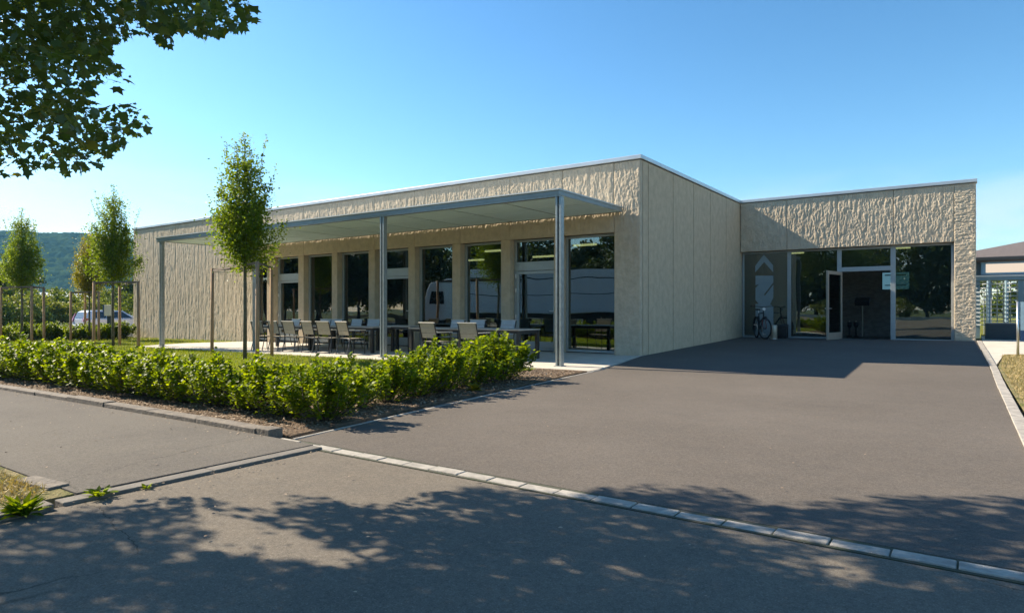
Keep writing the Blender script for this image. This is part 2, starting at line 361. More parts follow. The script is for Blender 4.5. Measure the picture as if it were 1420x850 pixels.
# gradient noise in numpy
_rg = np.random.default_rng(11); _P = _rg.permutation(512); _G = np.stack([np.cos(_rg.uniform(0, 6.283, 512)), np.sin(_rg.uniform(0, 6.283, 512))], -1)
def perlin(x, y):
    xi = np.floor(x).astype(int); yi = np.floor(y).astype(int); xf = x - xi; yf = y - yi
    u = xf ** 3 * (xf * (xf * 6 - 15) + 10); v = yf ** 3 * (yf * (yf * 6 - 15) + 10)
    def g(a, b, p, q):
        i = _P[(_P[a & 511] + b) & 511]; return _G[i, 0] * p + _G[i, 1] * q
    n00 = g(xi, yi, xf, yf); n10 = g(xi + 1, yi, xf - 1, yf); n01 = g(xi, yi + 1, xf, yf - 1); n11 = g(xi + 1, yi + 1, xf - 1, yf - 1)
    return (n00 * (1 - u) + n10 * u) * (1 - v) + (n01 * (1 - u) + n11 * u) * v
def relief(u, v):
    s = u + .040 * perlin(u * 4.2 + 7, v * 4.0) + .022 * perlin(u * 10 + 3, v * 12)
    r = perlin(s * 9.5, v * 2.0) * .65 + perlin(s * 20 + 31, v * 5.0) * .80 + perlin(s * 38 + 5, v * 14) * .65 + perlin(u * 66, v * 46) * .30
    return np.tanh(r * 1.5) * .60
def relief_fine(u, v):
    s = u + .03 * perlin(u * 3.4 + 7, v * 3.0)
    r = perlin(s * 7.0, v * .7) * .55 + perlin(s * 15 + 31, v * 2.2) * .75 + perlin(s * 31 + 5, v * 8) * .55 + perlin(u * 60, v * 30) * .2
    return np.tanh(r * 1.5) * .55
def relief_h(u, v): return relief(v * .95 + 40, u * 1.5)

def facade_panel(name, parent, O, U, V, w, h, res, amp, fn, depth, m, off=(0, 0)):
    """split-faced concrete slab: O lower left corner of the face, U and V along the face, thickness inward"""
    O, U, V = Vector(O), Vector(U), Vector(V); N = U.cross(V)
    nu = max(2, int(w / res)); nv = max(2, int(h / res))
    a = np.linspace(0, w, nu); b = np.linspace(0, h, nv); AA, BB = np.meshgrid(a, b)
    D = fn(AA + off[0], BB + off[1]) * amp
    e = np.minimum(np.minimum(AA, w - AA), np.minimum(BB, h - BB)); D = D * np.clip(e / .02, 0.15, 1) - .006 * (e < .004)
    P = np.array(O)[None, None] + AA[..., None] * np.array(U) + BB[..., None] * np.array(V) + D[..., None] * np.array(N)
    idx = np.arange(nu * nv).reshape(nv, nu)
    q = np.stack([idx[:-1, :-1], idx[:-1, 1:], idx[1:, 1:], idx[1:, :-1]], -1).reshape(-1, 4)
    ring = np.concatenate([idx[0, :-1], idx[:-1, -1], idx[-1, :0:-1], idx[:0:-1, 0]])
    Pv = P.reshape(-1, 3); back = Pv[ring].copy()
    back -= ((back - np.array(O)) @ np.array(N))[:, None] * np.array(N); back -= depth * np.array(N)
    nb = len(Pv); k = len(ring); j = np.arange(k); j2 = (j + 1) % k
    q2 = np.stack([ring[j], nb + j, nb + j2, ring[j2]], -1)
    Q = np.concatenate([q, q2]); allV = np.concatenate([Pv, back])
    loops = np.concatenate([Q.ravel(), nb + j[::-1]]); starts = np.concatenate([np.arange(len(Q)) * 4, [len(Q) * 4]]); tot = np.concatenate([np.full(len(Q), 4), [k]])
    return link(name, np_mesh(name, allV, loops, starts, tot), m, parent)

def area(name, poly, off, m, step=1.0, fn=gz, skirt=.12, label=None):
    """paved or planted sheet that follows the lie of the land"""
    bm = bmesh.new(); vs = [bm.verts.new((x, y, 0)) for x, y in poly]; bm.faces.new(vs)
    xs = [p[0] for p in poly]; ys = [p[1] for p in poly]
    def cuts(lo, hi):
        c = [q for q in (-45, -25, -2.9, 0, 6.5, 8.1, 8) if lo < q < hi]; t = math.ceil(lo / step) * step
        while t < hi: c.append(t + .0013); t += step
        return c
    for t in cuts(min(xs), max(xs)): bmesh.ops.bisect_plane(bm, geom=bm.verts[:] + bm.edges[:] + bm.faces[:], plane_co=(t, 0, 0), plane_no=(1, 0, 0))
    for t in cuts(min(ys), max(ys)): bmesh.ops.bisect_plane(bm, geom=bm.verts[:] + bm.edges[:] + bm.faces[:], plane_co=(0, t, 0), plane_no=(0, 1, 0))
    bmesh.ops.recalc_face_normals(bm, faces=bm.faces)
    for v in bm.verts: v.co.z = fn(v.co.x, v.co.y) + off
    for f in bm.faces:
        if f.normal.z < 0: f.normal_flip()
    if skirt:
        ed = [e for e in bm.edges if e.is_boundary]
        r = bmesh.ops.extrude_edge_only(bm, edges=ed)
        for v in [g for g in r['geom'] if isinstance(g, bmesh.types.BMVert)]: v.co.z -= skirt
    me = bpy.data.meshes.new(name); bm.to_mesh(me); bm.free()
    return tag(link(name, me, m), kind='structure')

# ================================================================== SETTING
def base_z(x, y): return gz(x, y) - .11
area('ground', [(-1600, -700), (900, -700), (900, 1700), (-1600, 1700)], -.11, M['ground'], 200, skirt=0)
area('road', [(1.99, -10.78), (70, -10.78), (70, -16), (70, -58), (-90, -58), (-90, -16), (1.99, -16)], -.004, M['road'], 3)
area('driveway', [(1.47, -10.60), (6.80, -10.60), (6.735, -6.4), (6.585, .8), (6.42, 7.96), (.02, 8.1), (.02, -.02), (.60, -3.02), (.80, -5.3), (1.06, -8.27)], 0, M['drive'], 1)
area('sidewalk', [(-60, -10.70), (1.82, -10.70), (1.82, -12.48), (-60, -12.48)], .016, M['walk'], 2)
area('terrace', [(-16.9, -3.45), (.52, -3.45), (.47, -2.9), (.0, -.0), (.0, .32), (-15.25, .32), (-15.25, -.02), (-15.6, -.02), (-16.9, -1.6)], .006, M['terrace'], 1)
area('lawn', [(-34, -9.3), (-.1, -9.3), (-.45, -5.0), (-.6, -3.47), (-16.92, -3.47), (-16.92, -1.62), (-15.62, -.04), (-24.1, -.04), (-34, -3)], -.01, M['lawn'], 1)
area('planting_bed', [(-60, -9.31), (-.08, -9.31), (-.42, -5.0), (-.55, -3.48), (.49, -3.48), (.68, -5.3), (.95, -8.27), (1.29, -10.53), (-60, -10.53)], .006, M['soil'], .6)
area('verge', [(-60, -12.49), (1.81, -12.49), (1.81, -16), (-60, -16)], .012, M['verge'], 1)
area('grass_strip', [(6.90, 3.75), (6.72, .8), (6.86, -6.4), (6.92, -10.6), (40, -10.6), (40, 4.6), (7.4, 3.95)], .006, M['verge'], 1)
area('side_path', [(6.54, 7.97), (6.70, 1.2), (6.90, 3.77), (7.4, 3.97), (40, 4.62), (40, 12), (6.55, 12)], .004, M['terrace'], 1)
area('parking_lot', [(-24.5, .6), (-29, -1.5), (-62, -1.5), (-62, 40), (-24.5, 40)], .0, M['street'], 4)
area('gate_lawn', [(6.55, 12.02), (60, 12.02), (60, 60), (6.55, 60)], .01, M['lawn'], 4)

# edging stones between road and driveway
def stones(name, p0, p1, wdt, length, hgt, m, gap=.008, z0=None, jitter=.004, seed=1):
    rg = random.Random(seed); mb = MB(); a = Vector((*p0, 0)); b = Vector((*p1, 0)); d = (b - a); L = d.length; d.normalize(); n = Vector((-d.y, d.x, 0)); t = 0
    while t < L - .02:
        l = min(length, L - t); p = a + d * (t + gap / 2); q = a + d * (t + l - gap / 2); j = rg.uniform(-jitter, jitter); k = rg.uniform(-jitter, jitter)
        vs = []
        for zz in (-.15, hgt):
            for c, s in ((p, -1), (q, -1), (q, 1), (p, 1)):
                e = c + n * (s * wdt / 2 + j); vs.append((e.x, e.y, gz(e.x, e.y) + zz + (k if zz > -.1 else 0)))
        mb.add(vs, [(3, 2, 1, 0), (4, 5, 6, 7), (0, 1, 5, 4), (1, 2, 6, 5), (2, 3, 7, 6), (3, 0, 4, 7)]); t += length
    return tag(mb.build(name, m, bevel=.006), kind='structure')
stones('edging_stones', (1.32, -10.69), (16, -10.69), .105, .262, .003, M['edging'], seed=2)
MB().box(1.30, 16, -10.765, -10.60, -.14, -.0525).build('edging_bed', M['joint_dirt'])['kind'] = 'structure'
stones('edging_stones', (1.42, -10.60), (.55, -3.1), .04, .9, .005, M['edging'], seed=3)
stones('edging_stones', (6.80, -10.6), (6.655, .8), .11, 1.0, .016, M['edging'], seed=4)
stones('edging_stones', (6.655, .8), (6.475, 8.0), .11, 1.0, .016, M['edging'], seed=5)
stones('kerb_stones', (-60, -10.625), (1.20, -10.625), .15, 1.0, .062, M['kerb'], gap=.012, jitter=.01, seed=6)
stones('kerb_stones', (1.905, -10.72), (1.93, -12.62), .12, .95, .018, M['kerb_pale'], gap=.005, jitter=.002, seed=7)
stones('kerb_stones', (1.95, -12.66), (2.0, -15.9), .16, .6, .018, M['kerb'], gap=.03, jitter=.014, seed=8)
stones('paving_slab', (1.15, -12.53), (1.60, -12.49), .13, .46, .030, M['kerb'], gap=.02, jitter=.006, seed=9)

# ------------------------------------------------------------------ main building
XL, HT, D, W = -24.14, 4.694, 7.957, 6.396
JOIN = [-.674, -2.10, -3.718, -5.424, -7.157, -8.847, -10.59, -12.301, -14.008, -15.239]
PIER = [(-2.354, -2.121), (-4.013, -3.718), (-5.713, -5.424), (-7.42, -7.157), (-9.12, -8.847), (-10.856, -10.59), (-12.592, -12.301), (-14.368, -14.008)]
LT = 2.936
b = thing('canteen_building', 'long flat roofed beige concrete building with split stone fascia and tall dark windows', 'building', (0, 0, 0))
cop_z = 4.600
def fpanel(x0, x1, z0, z1, res, k, fn=relief, amp=.019):
    facade_panel('facade_panel', b, (x0 + .007, 0, z0), (1, 0, 0), (0, 0, 1), x1 - x0 - .014, z1 - z0, res, amp, fn, .14, M['concrete_rough'], (k * 3.7, k * 1.3))
fpanel(JOIN[0], .0, -.02, cop_z - .02, .014, 0)
for i in range(len(JOIN) - 1): fpanel(JOIN[i + 1], JOIN[i], LT, cop_z - .02, .016 if i < 4 else .02, i + 1)
nl = 5; xs = [XL + (JOIN[-1] - XL) * k / nl for k in range(nl + 1)]
for k in range(nl): fpanel(xs[k], xs[k + 1], -.28, cop_z - .02, .022, 20 + k, relief_fine, .017)
# structural core, roof and inside
c = MB(); c.box(XL + .02, -.15, .145, .30, LT + .01, cop_z - .03); c.box(XL + .02, JOIN[-1] - .01, .145, .30, -.3, LT + .006); c.box(JOIN[0] + .01, -.02, .145, .30, -.2, LT + .006)
c.build('wall_core', M['core'], b)
for a, e in PIER:
    MB().box(a, e, .0, .30, -.25, LT - .004).build('pier', M['concrete_smooth'], b, bevel=.012)
sj = [.003, .458, 2.044, 3.567, 4.969, 6.485, D + .5]
for k in range(6):
    z0 = -.15
    MB().box(-.16, 0, sj[k] + (.15 if k == 0 else .015), sj[k + 1] - .015, z0, cop_z - .02).build('side_panel', M['concrete_smooth'], b, bevel=.003)
MB().box(-.30, -.165, .31, D + 6, -.1, cop_z - .03).build('side_wall_core', M['core'], b)
MB().box(XL, XL + .2, .32, 14, -.4, cop_z - .03).build('end_wall', M['concrete_smooth'], b)
MB().box(XL + .3, -.4, 13.8, 14, -.4, cop_z - .03).build('rear_wall', M['concrete_smooth'], b)
MB().box(XL + .21, -.31, .31, 13.79, cop_z - .28, cop_z - .05).build('roof', M['core'], b)
cp = MB(); cp.box(XL - .04, .04, -.045, .32, cop_z, HT); cp.box(-.30, .04, .321, D + .25, cop_z, HT); cp.box(XL - .04, XL + .3, .321, 14, cop_z, HT)
cp.build('coping', M['coping'], b, bevel=.008)
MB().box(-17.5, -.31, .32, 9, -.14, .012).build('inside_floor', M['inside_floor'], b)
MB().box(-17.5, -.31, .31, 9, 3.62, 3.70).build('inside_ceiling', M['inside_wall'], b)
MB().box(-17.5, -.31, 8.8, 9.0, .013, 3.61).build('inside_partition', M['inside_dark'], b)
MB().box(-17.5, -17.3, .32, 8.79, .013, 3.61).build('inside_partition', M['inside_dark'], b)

def window(parent, x0, x1, z0, z1, y, door=False, fw=.055, hinge=-1, wide_left=.0):
    """aluminium window or glazed door filling an opening"""
    f = MB(); yb = y + .07
    f.box(x0, x0 + fw + wide_left, y, yb, z0, z1); f.box(x1 - fw, x1, y, yb, z0, z1)
    f.box(x0 + fw + wide_left, x1 - fw, y, yb, z1 - fw, z1); f.box(x0 + fw + wide_left, x1 - fw, y, yb, z0, z0 + fw)
    if door: f.box(x0 + fw + wide_left, x1 - fw, y - .012, yb, 2.11, 2.345)
    o = f.build('door_frame' if door else 'window', M['frame'], parent, bevel=.004)
    xa, xb = x0 + fw + wide_left, x1 - fw
    if door:
        MB().box(xa, xb, y + .03, y + .042, 2.347, z1 - fw).build('pane', M['glass'], o)
        d = MB(); s = .075; za, zb = z0 + fw + .006, 2.10
        d.box(xa + .006, xa + s, y - .004, yb - .01, za, zb); d.box(xb - s, xb - .006, y - .004, yb - .01, za, zb)
        d.box(xa + s, xb - s, y - .004, yb - .01, zb - s, zb); d.box(xa + s, xb - s, y - .004, yb - .01, za, za + .17)
        l = d.build('door', M['frame'], parent, bevel=.004)
        MB().box(xa + s, xb - s, y + .03, y + .042, za + .17, zb - s).build('pane', M['glass'], l)
        h = MB(); h.tube([(xb - .045, y - .004, 1.05), (xb - .045, y - .055, 1.05), (xb - .16, y - .055, 1.05)], .011)
        h.build('handle', M['steel'], l)
        for z in (.90, 1.60, 1.98): MB().lathe([(.016, -.055), (.022, -.05), (.022, .05), (.016, .055)], 10, (xa - .01, y - .02, z)).build('hinge', M['steel'], l)
    else:
        MB().box(xa, xb, y + .03, y + .042, z0 + fw, z1 - fw).build('pane', M['glass'], o)
GY = .20
edges = [(-.674, PIER[0][1], 0)] + [(PIER[i][0], PIER[i + 1][1], 0) for i in range(7)] + [(PIER[7][0], -15.239, 0)]
doors = {1, 4, 7}
for i, (xr, xl, _) in enumerate(edges):
    window(b, xl + .003, xr - .003, .03 - .005 * i, LT - .006, GY, i in doors, wide_left=(.02 if i else .0))
# lamps hung from the ceiling inside
for (u, v, L) in ((811, 340, .75), (754, 356, .85), (687, 348, .8), (659, 361, .75), (566, 352, .7), (505, 351, .8)):
    r = ray(u, v); p = CAM + r * ((2.72 - CAM.z) / r.z)
    if p.y < 1.3: p = on_y(u, v, 1.3)
    MB().box(p.x - L * .45, p.x + L * .45, p.y - .05, p.y + .05, p.z - .02, p.z + .03).build('ceiling_lamp', M['lamp'], b)

# ------------------------------------------------------------------ entrance wing
wg = thing('entrance_wing', 'lower right entrance wing with rough stone fascia, glazed front and open glass door', 'building', (0, 0, 0))
YW = D; HL = 2.985; YG = 8.18
wj = [.012, 1.47, 2.95, 4.425, 5.90]
for k in range(4):
    facade_panel('facade_panel', wg, (wj[k] + .006, YW, HL), (1, 0, 0), (0, 0, 1), wj[k + 1] - wj[k] - .012, cop_z - .02 - HL, .0125, .021, relief, .12, M['concrete_rough'], (50 + k * 2.9, k * 1.7))
facade_panel('facade_panel', wg, (5.906, YW, .0), (1, 0, 0), (0, 0, 1), W - 5.906, cop_z - .02, .012, .019, relief_h, .35, M['concrete_rough'], (3, 5))
facade_panel('facade_panel', wg, (W + .002, YW + .003, .0), (0, 1, 0), (0, 0, 1), 3.83, cop_z - .02, .03, .020, relief_h, .15, M['concrete_rough'], (9, 2))
c = MB(); c.box(.012, 5.90, YW + .125, YW + .34, HL + .006, cop_z - .03); c.build('wall_core', M['core'], wg)
MB().box(.05, W + .035, YW - .045, YW + .32, cop_z + .001, HT).build('coping', M['coping'], wg, bevel=.008)
MB().box(.05, W - .16, YW + .345, YG + 3.6, cop_z - .3, cop_z - .05).build('roof', M['core'], wg)
zf = .168
def wbox(mb, x0, x1, z0, z1, y0=YG, y1=YG + .09): mb.box(x0, x1, y0, y1, z0, z1)
f = MB()
for a, e in ((.022, .075), (1.437, 1.546), (2.891, 3.012), (4.329, 4.459), (5.826, 5.898)): wbox(f, a, e, zf, HL - .004)
for a, e in ((.075, 1.437), (1.546, 2.891), (4.459, 5.826)): wbox(f, a, e, HL - .06, HL - .006, YG + .004); wbox(f, a, e, zf, zf + .06, YG + .004)
wbox(f, 3.012, 4.329, HL - .075, HL - .006, YG + .004); wbox(f, 3.012, 4.329, 2.25, 2.385, YG - .008)
wbox(f, 3.012, 4.329, zf - .02, zf + .022, YG - .04)
fo = f.build('glazing_frame', M['frame'], wg, bevel=.004)
for a, e, z0, z1 in ((.075, 1.437, zf + .06, HL - .06), (1.546, 2.891, zf + .06, HL - .06), (4.459, 5.826, zf + .06, HL - .06), (3.012, 4.329, 2.385, HL - .075)):
    MB().box(a, e, YG + .04, YG + .052, z0, z1).build('pane', M['glass'], fo)
# pictogram film on the left pane: an arrow head over a slashed column
def film(poly, name='window_graphic'):
    pts = []
    for u, v in poly: p = on_y(1020 + u / 5.67, 330 + v / 5.67, YG + .034); pts.append((p.x, YG + .032, p.z))
    return pts
g = MB()
for poly in ([(222, 130), (295, 215), (295, 270), (225, 190), (155, 270), (155, 220)],
             [(157, 297), (297, 297), (297, 350), (222, 448), (232, 452), (297, 368), (297, 470), (272, 520), (297, 540), (297, 765), (157, 765), (157, 520), (182, 518), (157, 488), (157, 392), (186, 362), (157, 372)]):
    g.prism(film(poly), (0, .004, 0))
g.build('window_graphic', M['film'], fo)
# open door leaf
ang = R(101); dw = 1.16; hx, hy = 3.02, YG - .01
dl = bpy.data.objects.new('door', None); 
dm = MB(); t = .05
def dbox(mb, a, e, z0, z1, th=t, o=0): 
    mb.box(a, e, -th / 2 + o, th / 2 + o, z0, z1)
dbox(dm, 0, .085, zf + .02, 2.24); dbox(dm, dw - .1, dw, zf + .02, 2.24); dbox(dm, .085, dw - .1, 2.14, 2.24); dbox(dm, .085, dw - .1, zf + .02, zf + .23)
leaf = dm.build('door', M['door_frame'], wg, bevel=.005)
leaf.location = (hx, hy, 0); leaf.rotation_euler = (0, 0, -ang)
q = MB(); q.box(.085, dw - .1, -.006, .006, zf + .23, 2.14); q.build('pane', M['door_glass'], leaf)
q = MB(); q.tube([(dw - .05, -.025, 1.12), (dw - .05, -.075, 1.12), (dw - .17, -.075, 1.12)], .011); q.tube([(dw - .05, .025, 1.12), (dw - .05, .075, 1.12), (dw - .17, .075, 1.12)], .011); q.build('handle', M['steel'], leaf)
# hall behind the glass
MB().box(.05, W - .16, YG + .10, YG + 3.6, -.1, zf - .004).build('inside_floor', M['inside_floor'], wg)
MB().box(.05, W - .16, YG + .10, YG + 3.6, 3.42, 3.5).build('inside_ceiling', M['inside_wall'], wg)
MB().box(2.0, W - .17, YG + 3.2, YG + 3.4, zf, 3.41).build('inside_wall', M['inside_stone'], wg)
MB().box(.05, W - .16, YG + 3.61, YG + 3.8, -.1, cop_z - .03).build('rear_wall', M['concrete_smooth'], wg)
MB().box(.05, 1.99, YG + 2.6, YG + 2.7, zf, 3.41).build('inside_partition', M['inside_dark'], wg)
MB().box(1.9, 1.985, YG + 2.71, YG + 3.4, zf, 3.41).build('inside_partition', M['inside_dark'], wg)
for (u, v) in ((1104, 351), (1250, 344)):
    p = on_y(u, v, YG + 1.1)
    MB().box(p.x - .24, p.x + .24, p.y - .05, p.y + .05, p.z - .02, p.z + .02).build('ceiling_lamp', M['lamp'], wg)

# ------------------------------------------------------------------ canopy
cn = thing('canopy', 'long flat steel canopy on slim twin profile posts over the terrace', 'canopy', (0, 0, 0))
CX0, CX1, CF, CB, CZ = -16.28, -.445, -2.945, -.035, 3.49
f = MB(); f.box(CX0, CX1, CF, CF + .012, CZ - .10, CZ - .004); f.box(CX1 - .012, CX1, CF + .013, CB, CZ - .10, CZ - .004); f.box(CX0, CX0 + .012, CF + .013, CB, CZ - .10, CZ - .004)
f.box(CX0 + .013, CX1 - .013, CB - .012, CB, CZ - .10, CZ - .004)
f.build('edge_trim', M['fascia_steel'], cn)
f = MB(); f.box(CX0 - .02, CX1 + .02, CF - .03, CB, CZ - .003, CZ + .024); f.build('roof_sheet', M['canopy_metal'], cn)
npan = 10; s = MB()
for k in range(npan):
    a = CX0 + .02 + (CX1 - CX0 - .04) * k / npan; e = CX0 + .02 + (CX1 - CX0 - .04) * (k + 1) / npan
    for y0, y1 in ((CF + .18, -1.51), (-1.475, CB - .015)):
        nr = 8
        for j in range(nr):
            ya = y0 + (y1 - y0) * j / nr; yb = y0 + (y1 - y0) * (j + 1) / nr
            s.box(a + .036, e - .036, ya + .006, yb - .006, CZ - .085, CZ - .07)
s.build('soffit', M['canopy_soffit'], cn)
MB().box(CX0 + .02, CX1 - .02, CF + .02, CB - .02, CZ - .05, CZ - .006).build('deck', M['core'], cn)
bm_ = MB(); bm_.box(CX0 + .015, CX1 - .015, CF + .014, CF + .15, CZ - .13, CZ - .052); bm_.build('front_beam', M['galv'], cn)
for x in (-16.06, -10.75, -5.49, -.47):
    z = gz(x, -2.84) + .006; p = MB()
    for dx in (-1, 1):
        p.box(x + dx * .045 - .022, x + dx * .045 + .022, -2.915, -2.80, z, CZ - .132)
    p.box(x - .022, x + .022, -2.875, -2.84, z, CZ - .132)
    o = p.build('post', M['galv'], cn, bevel=.004)
    MB().box(x - .09, x + .09, -2.95, -2.76, z - .03, z + .012).build('foot_plate', M['galv'], o)

# ------------------------------------------------------------------ terrace furniture
def make_table(L, wd):
    t = thing('patio_table', 'patio table', 'table', group='patio tables on the terrace')
    h = .69; m = MB(); n = 5
    for k in range(n):
        y0 = -wd / 2 + wd * k / n; m.box(-L / 2, L / 2, y0 + .003, y0 + wd / n - .003, h - .025, h)
    m.build('tabletop', M['table_top'], t, bevel=.003)
    a = MB(); a.box(-L / 2 + .03, L / 2 - .03, -wd / 2 + .03, -wd / 2 + .06, h - .09, h - .026); a.box(-L / 2 + .03, L / 2 - .03, wd / 2 - .06, wd / 2 - .03, h - .09, h - .026)
    a.box(-L / 2 + .03, -L / 2 + .06, -wd / 2 + .061, wd / 2 - .061, h - .09, h - .026); a.box(L / 2 - .06, L / 2 - .03, -wd / 2 + .061, wd / 2 - .061, h - .09, h - .026)
    a.build('apron', M['chair_metal'], t)
    for x in (-1, 1):
        for y in (-1, 1):
            MB().box(x * (L / 2 - .055) - .04, x * (L / 2 - .055) + .04, y * (wd / 2 - .055) - .04, y * (wd / 2 - .055) + .04, 0, h - .027).build('leg', M['chair_metal'], t, bevel=.004)
    return t
def make_chair(sling):
    t = thing('patio_chair', 'patio chair', 'chair', group='slatted patio chairs on the terrace')
    w2 = .245
    def backpt(z): return -.20 - .28 * (z - .42)          # the back leans away
    s = MB()
    for k in range(5): s.box(-w2 + .02, w2 - .02, -.20 + .084 * k, -.20 + .084 * k + .078, .405, .420)
    s.build('seat', sling, t)
    bk = MB()
    for k in range(3):
        z0 = .50 + .115 * k; z1 = z0 + .108
        bk.prism([(-w2 + .02, backpt(z0), z0), (w2 - .02, backpt(z0), z0), (w2 - .02, backpt(z1), z1), (-w2 + .02, backpt(z1), z1)], (0, .012, .003))
    bk.build('backrest', sling, t)
    MB().bar((-w2 - .01, backpt(.85), .852), (w2 + .01, backpt(.85), .852), .03, .022).build('top_rail', M['chair_trim'], t, bevel=.004)
    MB().tube([(-w2, -.2, .40), (w2, -.2, .40), (w2, .23, .40), (-w2, .23, .40), (-w2, -.2, .40)], .012, 6).build('seat_frame', M['chair_metal'], t)
    for x in (-w2, w2):
        MB().tube([(x, .25, 0), (x, .235, .62)], .0135, 6).build('leg', M['chair_metal'], t)
        MB().tube([(x, -.30, 0), (x, -.205, .40), (x, backpt(.62), .62), (x, backpt(.84), .84)], .0135, 6).build('leg', M['chair_metal'], t)
        MB().box(x - .022, x + .022, backpt(.63) + .01, .27, .622, .642).build('armrest', M['chair_trim'], t, bevel=.004)
    return t
def gx(u, y): return on_y(u, 400, y).x
YT = -1.70
def pair_table(u0, u1, y, label, first=None):
    x0, x1 = gx(u0, y - .42), gx(u1, y - .42); L = x1 - x0
    t = make_table(L - .02, .86); x = (x0 + x1) / 2; t.location = (x, y, gz(x, y) + .008); t['label'] = label
pair_table(352, 430, YT - .02, 'long slatted patio table at the left, with three chairs on its street side')
pair_table(430.5, 517, YT, 'slatted patio table left of the middle canopy post, behind the lone tan chair')
pair_table(520, 569, -1.05, 'shaded patio table set back by the middle glass door behind the canopy post')
pair_table(566, 640, YT - .25, 'sunlit edged patio table with one chair in front, just right of the middle canopy post')
pair_table(640.5, 721, YT - .25, 'rightmost patio table, its end partly behind the tall hedge shrub')
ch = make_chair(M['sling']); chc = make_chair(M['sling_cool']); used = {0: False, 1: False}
def put_chair(u, y, face, label, cool=0, turn=0):
    src = chc if cool else ch; x = gx(u, y); loc = (x, y, gz(x, y) + .008); rz = (0 if face > 0 else math.pi) + R(turn)
    if not used[cool]: used[cool] = True; src.location = loc; src.rotation_euler = (0, 0, rz); src['label'] = label; return
    dup(src, loc, rz, label)
front = [(368, 'tan backed patio chair, leftmost on the street side, half hidden by tree stakes'),
         (391, 'tan backed patio chair right of the tree stake, second from the left'),
         (411.5, 'tan backed patio chair left of the dark table leg, third from the left'),
         (438, 'tan backed patio chair just right of the dark table leg, fourth from left'),
         (459, 'tan backed patio chair, fifth from the left on the street side'),
         (487, 'tan backed patio chair standing alone left of the middle canopy post')]
rt = [3, -4, 2, -3, 4, -6]
for k, (u, lb) in enumerate(front): put_chair(u, -2.50, 1, lb, 0, rt[k])
put_chair(605, -2.72, 1, 'tan backed patio chair in front of the table right of the middle canopy post', 0, -3)
put_chair(659, -2.72, 1, 'tan backed patio chair in front of the rightmost patio table', 0, 3)
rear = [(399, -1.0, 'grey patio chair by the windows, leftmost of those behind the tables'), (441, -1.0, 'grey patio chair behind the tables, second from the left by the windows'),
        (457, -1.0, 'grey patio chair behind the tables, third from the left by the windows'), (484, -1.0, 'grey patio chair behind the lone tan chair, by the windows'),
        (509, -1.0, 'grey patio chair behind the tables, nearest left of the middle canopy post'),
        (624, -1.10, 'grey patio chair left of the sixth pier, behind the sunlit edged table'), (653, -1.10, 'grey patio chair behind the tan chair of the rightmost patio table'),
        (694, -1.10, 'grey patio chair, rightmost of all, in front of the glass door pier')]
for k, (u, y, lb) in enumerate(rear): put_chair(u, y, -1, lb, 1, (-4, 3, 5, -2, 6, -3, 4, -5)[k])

# ------------------------------------------------------------------ bicycle, bin and things at the entrance
bk = thing('bicycle', 'dark bicycle leaning in the corner beside the glass entrance', 'bicycle', (.80, 7.42, gz(.8, 7.4)), R(-62))
def wheel(x, steer=0):
    w_ = bpy.data.objects.new('wheel', None); 
    t = MB(); n = 36; r0, r1 = .335, .022
    vs = []; fs = []
    for i in range(n):
        a = 2 * math.pi * i / n
        for j in range(8):
            q = 2 * math.pi * j / 8; rr = r0 - .022 + r1 * math.cos(q); vs.append((rr * math.cos(a), r1 * math.sin(q), rr * math.sin(a)))
    for i in range(n):
        for j in range(8):
            fs.append((i * 8 + j, i * 8 + (j + 1) % 8, ((i + 1) % n) * 8 + (j + 1) % 8, ((i + 1) % n) * 8 + j))
    t.add(vs, fs)
    o = t.build('wheel', M['rubber'], bk, smooth=True); o.location = (x, 0, .335); o.rotation_euler = (0, 0, steer)
    r = MB(); vs = []; fs = []
    r.lathe([(.285, -.010), (.292, -.012), (.295, 0), (.292, .012), (.285, .010)], 32, axis='Y'); r.v = r.v; r.f = r.f[:-2]
    for i in range(14):
        a = 2 * math.pi * i / 14; r.tube([(.02 * math.cos(a + .6), (-1) ** i * .02, .02 * math.sin(a + .6)), (.288 * math.cos(a), 0, .288 * math.sin(a))], .0022, 4)
    r.lathe([(.022, -.035), (.022, .035)], 10, axis='Y')
    r.build('rim', M['rim_dark'], o)
    return o
wheel(-.52); wheel(.53, R(22))
f = MB(); bb = (-.08, 0, .29); st = (-.22, 0, .80); hd = (.36, 0, .82); hd2 = (.39, 0, .68)
f.tube([bb, st], .016); f.tube([st, hd], .016); f.tube([bb, hd2], .019); f.tube([hd, hd2], .019)
for y in (-.055, .055): f.tube([(-.52, y, .335), bb], .009); f.tube([(-.52, y, .335), (-.21, 0, .76)], .008)
f.build('frame', M['black'], bk, smooth=True)
f = MB(); f.tube([(.395, 0, .66), (.40, 0, .62)], .02)
for y in (-.05, .05): f.tube([(.40, y * .6, .66), (.415, y, .60), (.53, y, .335)], .011)
f.build('fork', M['bike_red'], bk, smooth=True)
h = MB(); h.tube([(.355, 0, .82), (.34, 0, 1.0)], .014); h.tube([(.22, -.30, 1.03), (.34, -.16, 1.02), (.36, 0, 1.0), (.34, .16, 1.02), (.22, .30, 1.03)], .012); h.build('handlebar', M['chair_metal'], bk, smooth=True)
h = MB(); h.tube([(.22, -.30, 1.03), (.11, -.33, 1.03)], .017); h.tube([(.22, .30, 1.03), (.11, .33, 1.03)], .017); h.build('grip', M['rubber'], bk)
h = MB(); h.lathe([(.0, -.03), (.045, -.03), (.05, .0), (.042, .03), (0, .03)], 14, (.42, 0, .94), 'X'); h.build('headlight', M['white_paint'], bk)
s = MB(); s.prism([(-.40, -.085, .90), (-.40, .085, .90), (-.25, .05, .905), (-.10, .02, .90), (-.10, -.02, .90), (-.25, -.05, .905)], (0, 0, .05)); o = s.build('saddle', M['black'], bk, bevel=.015)
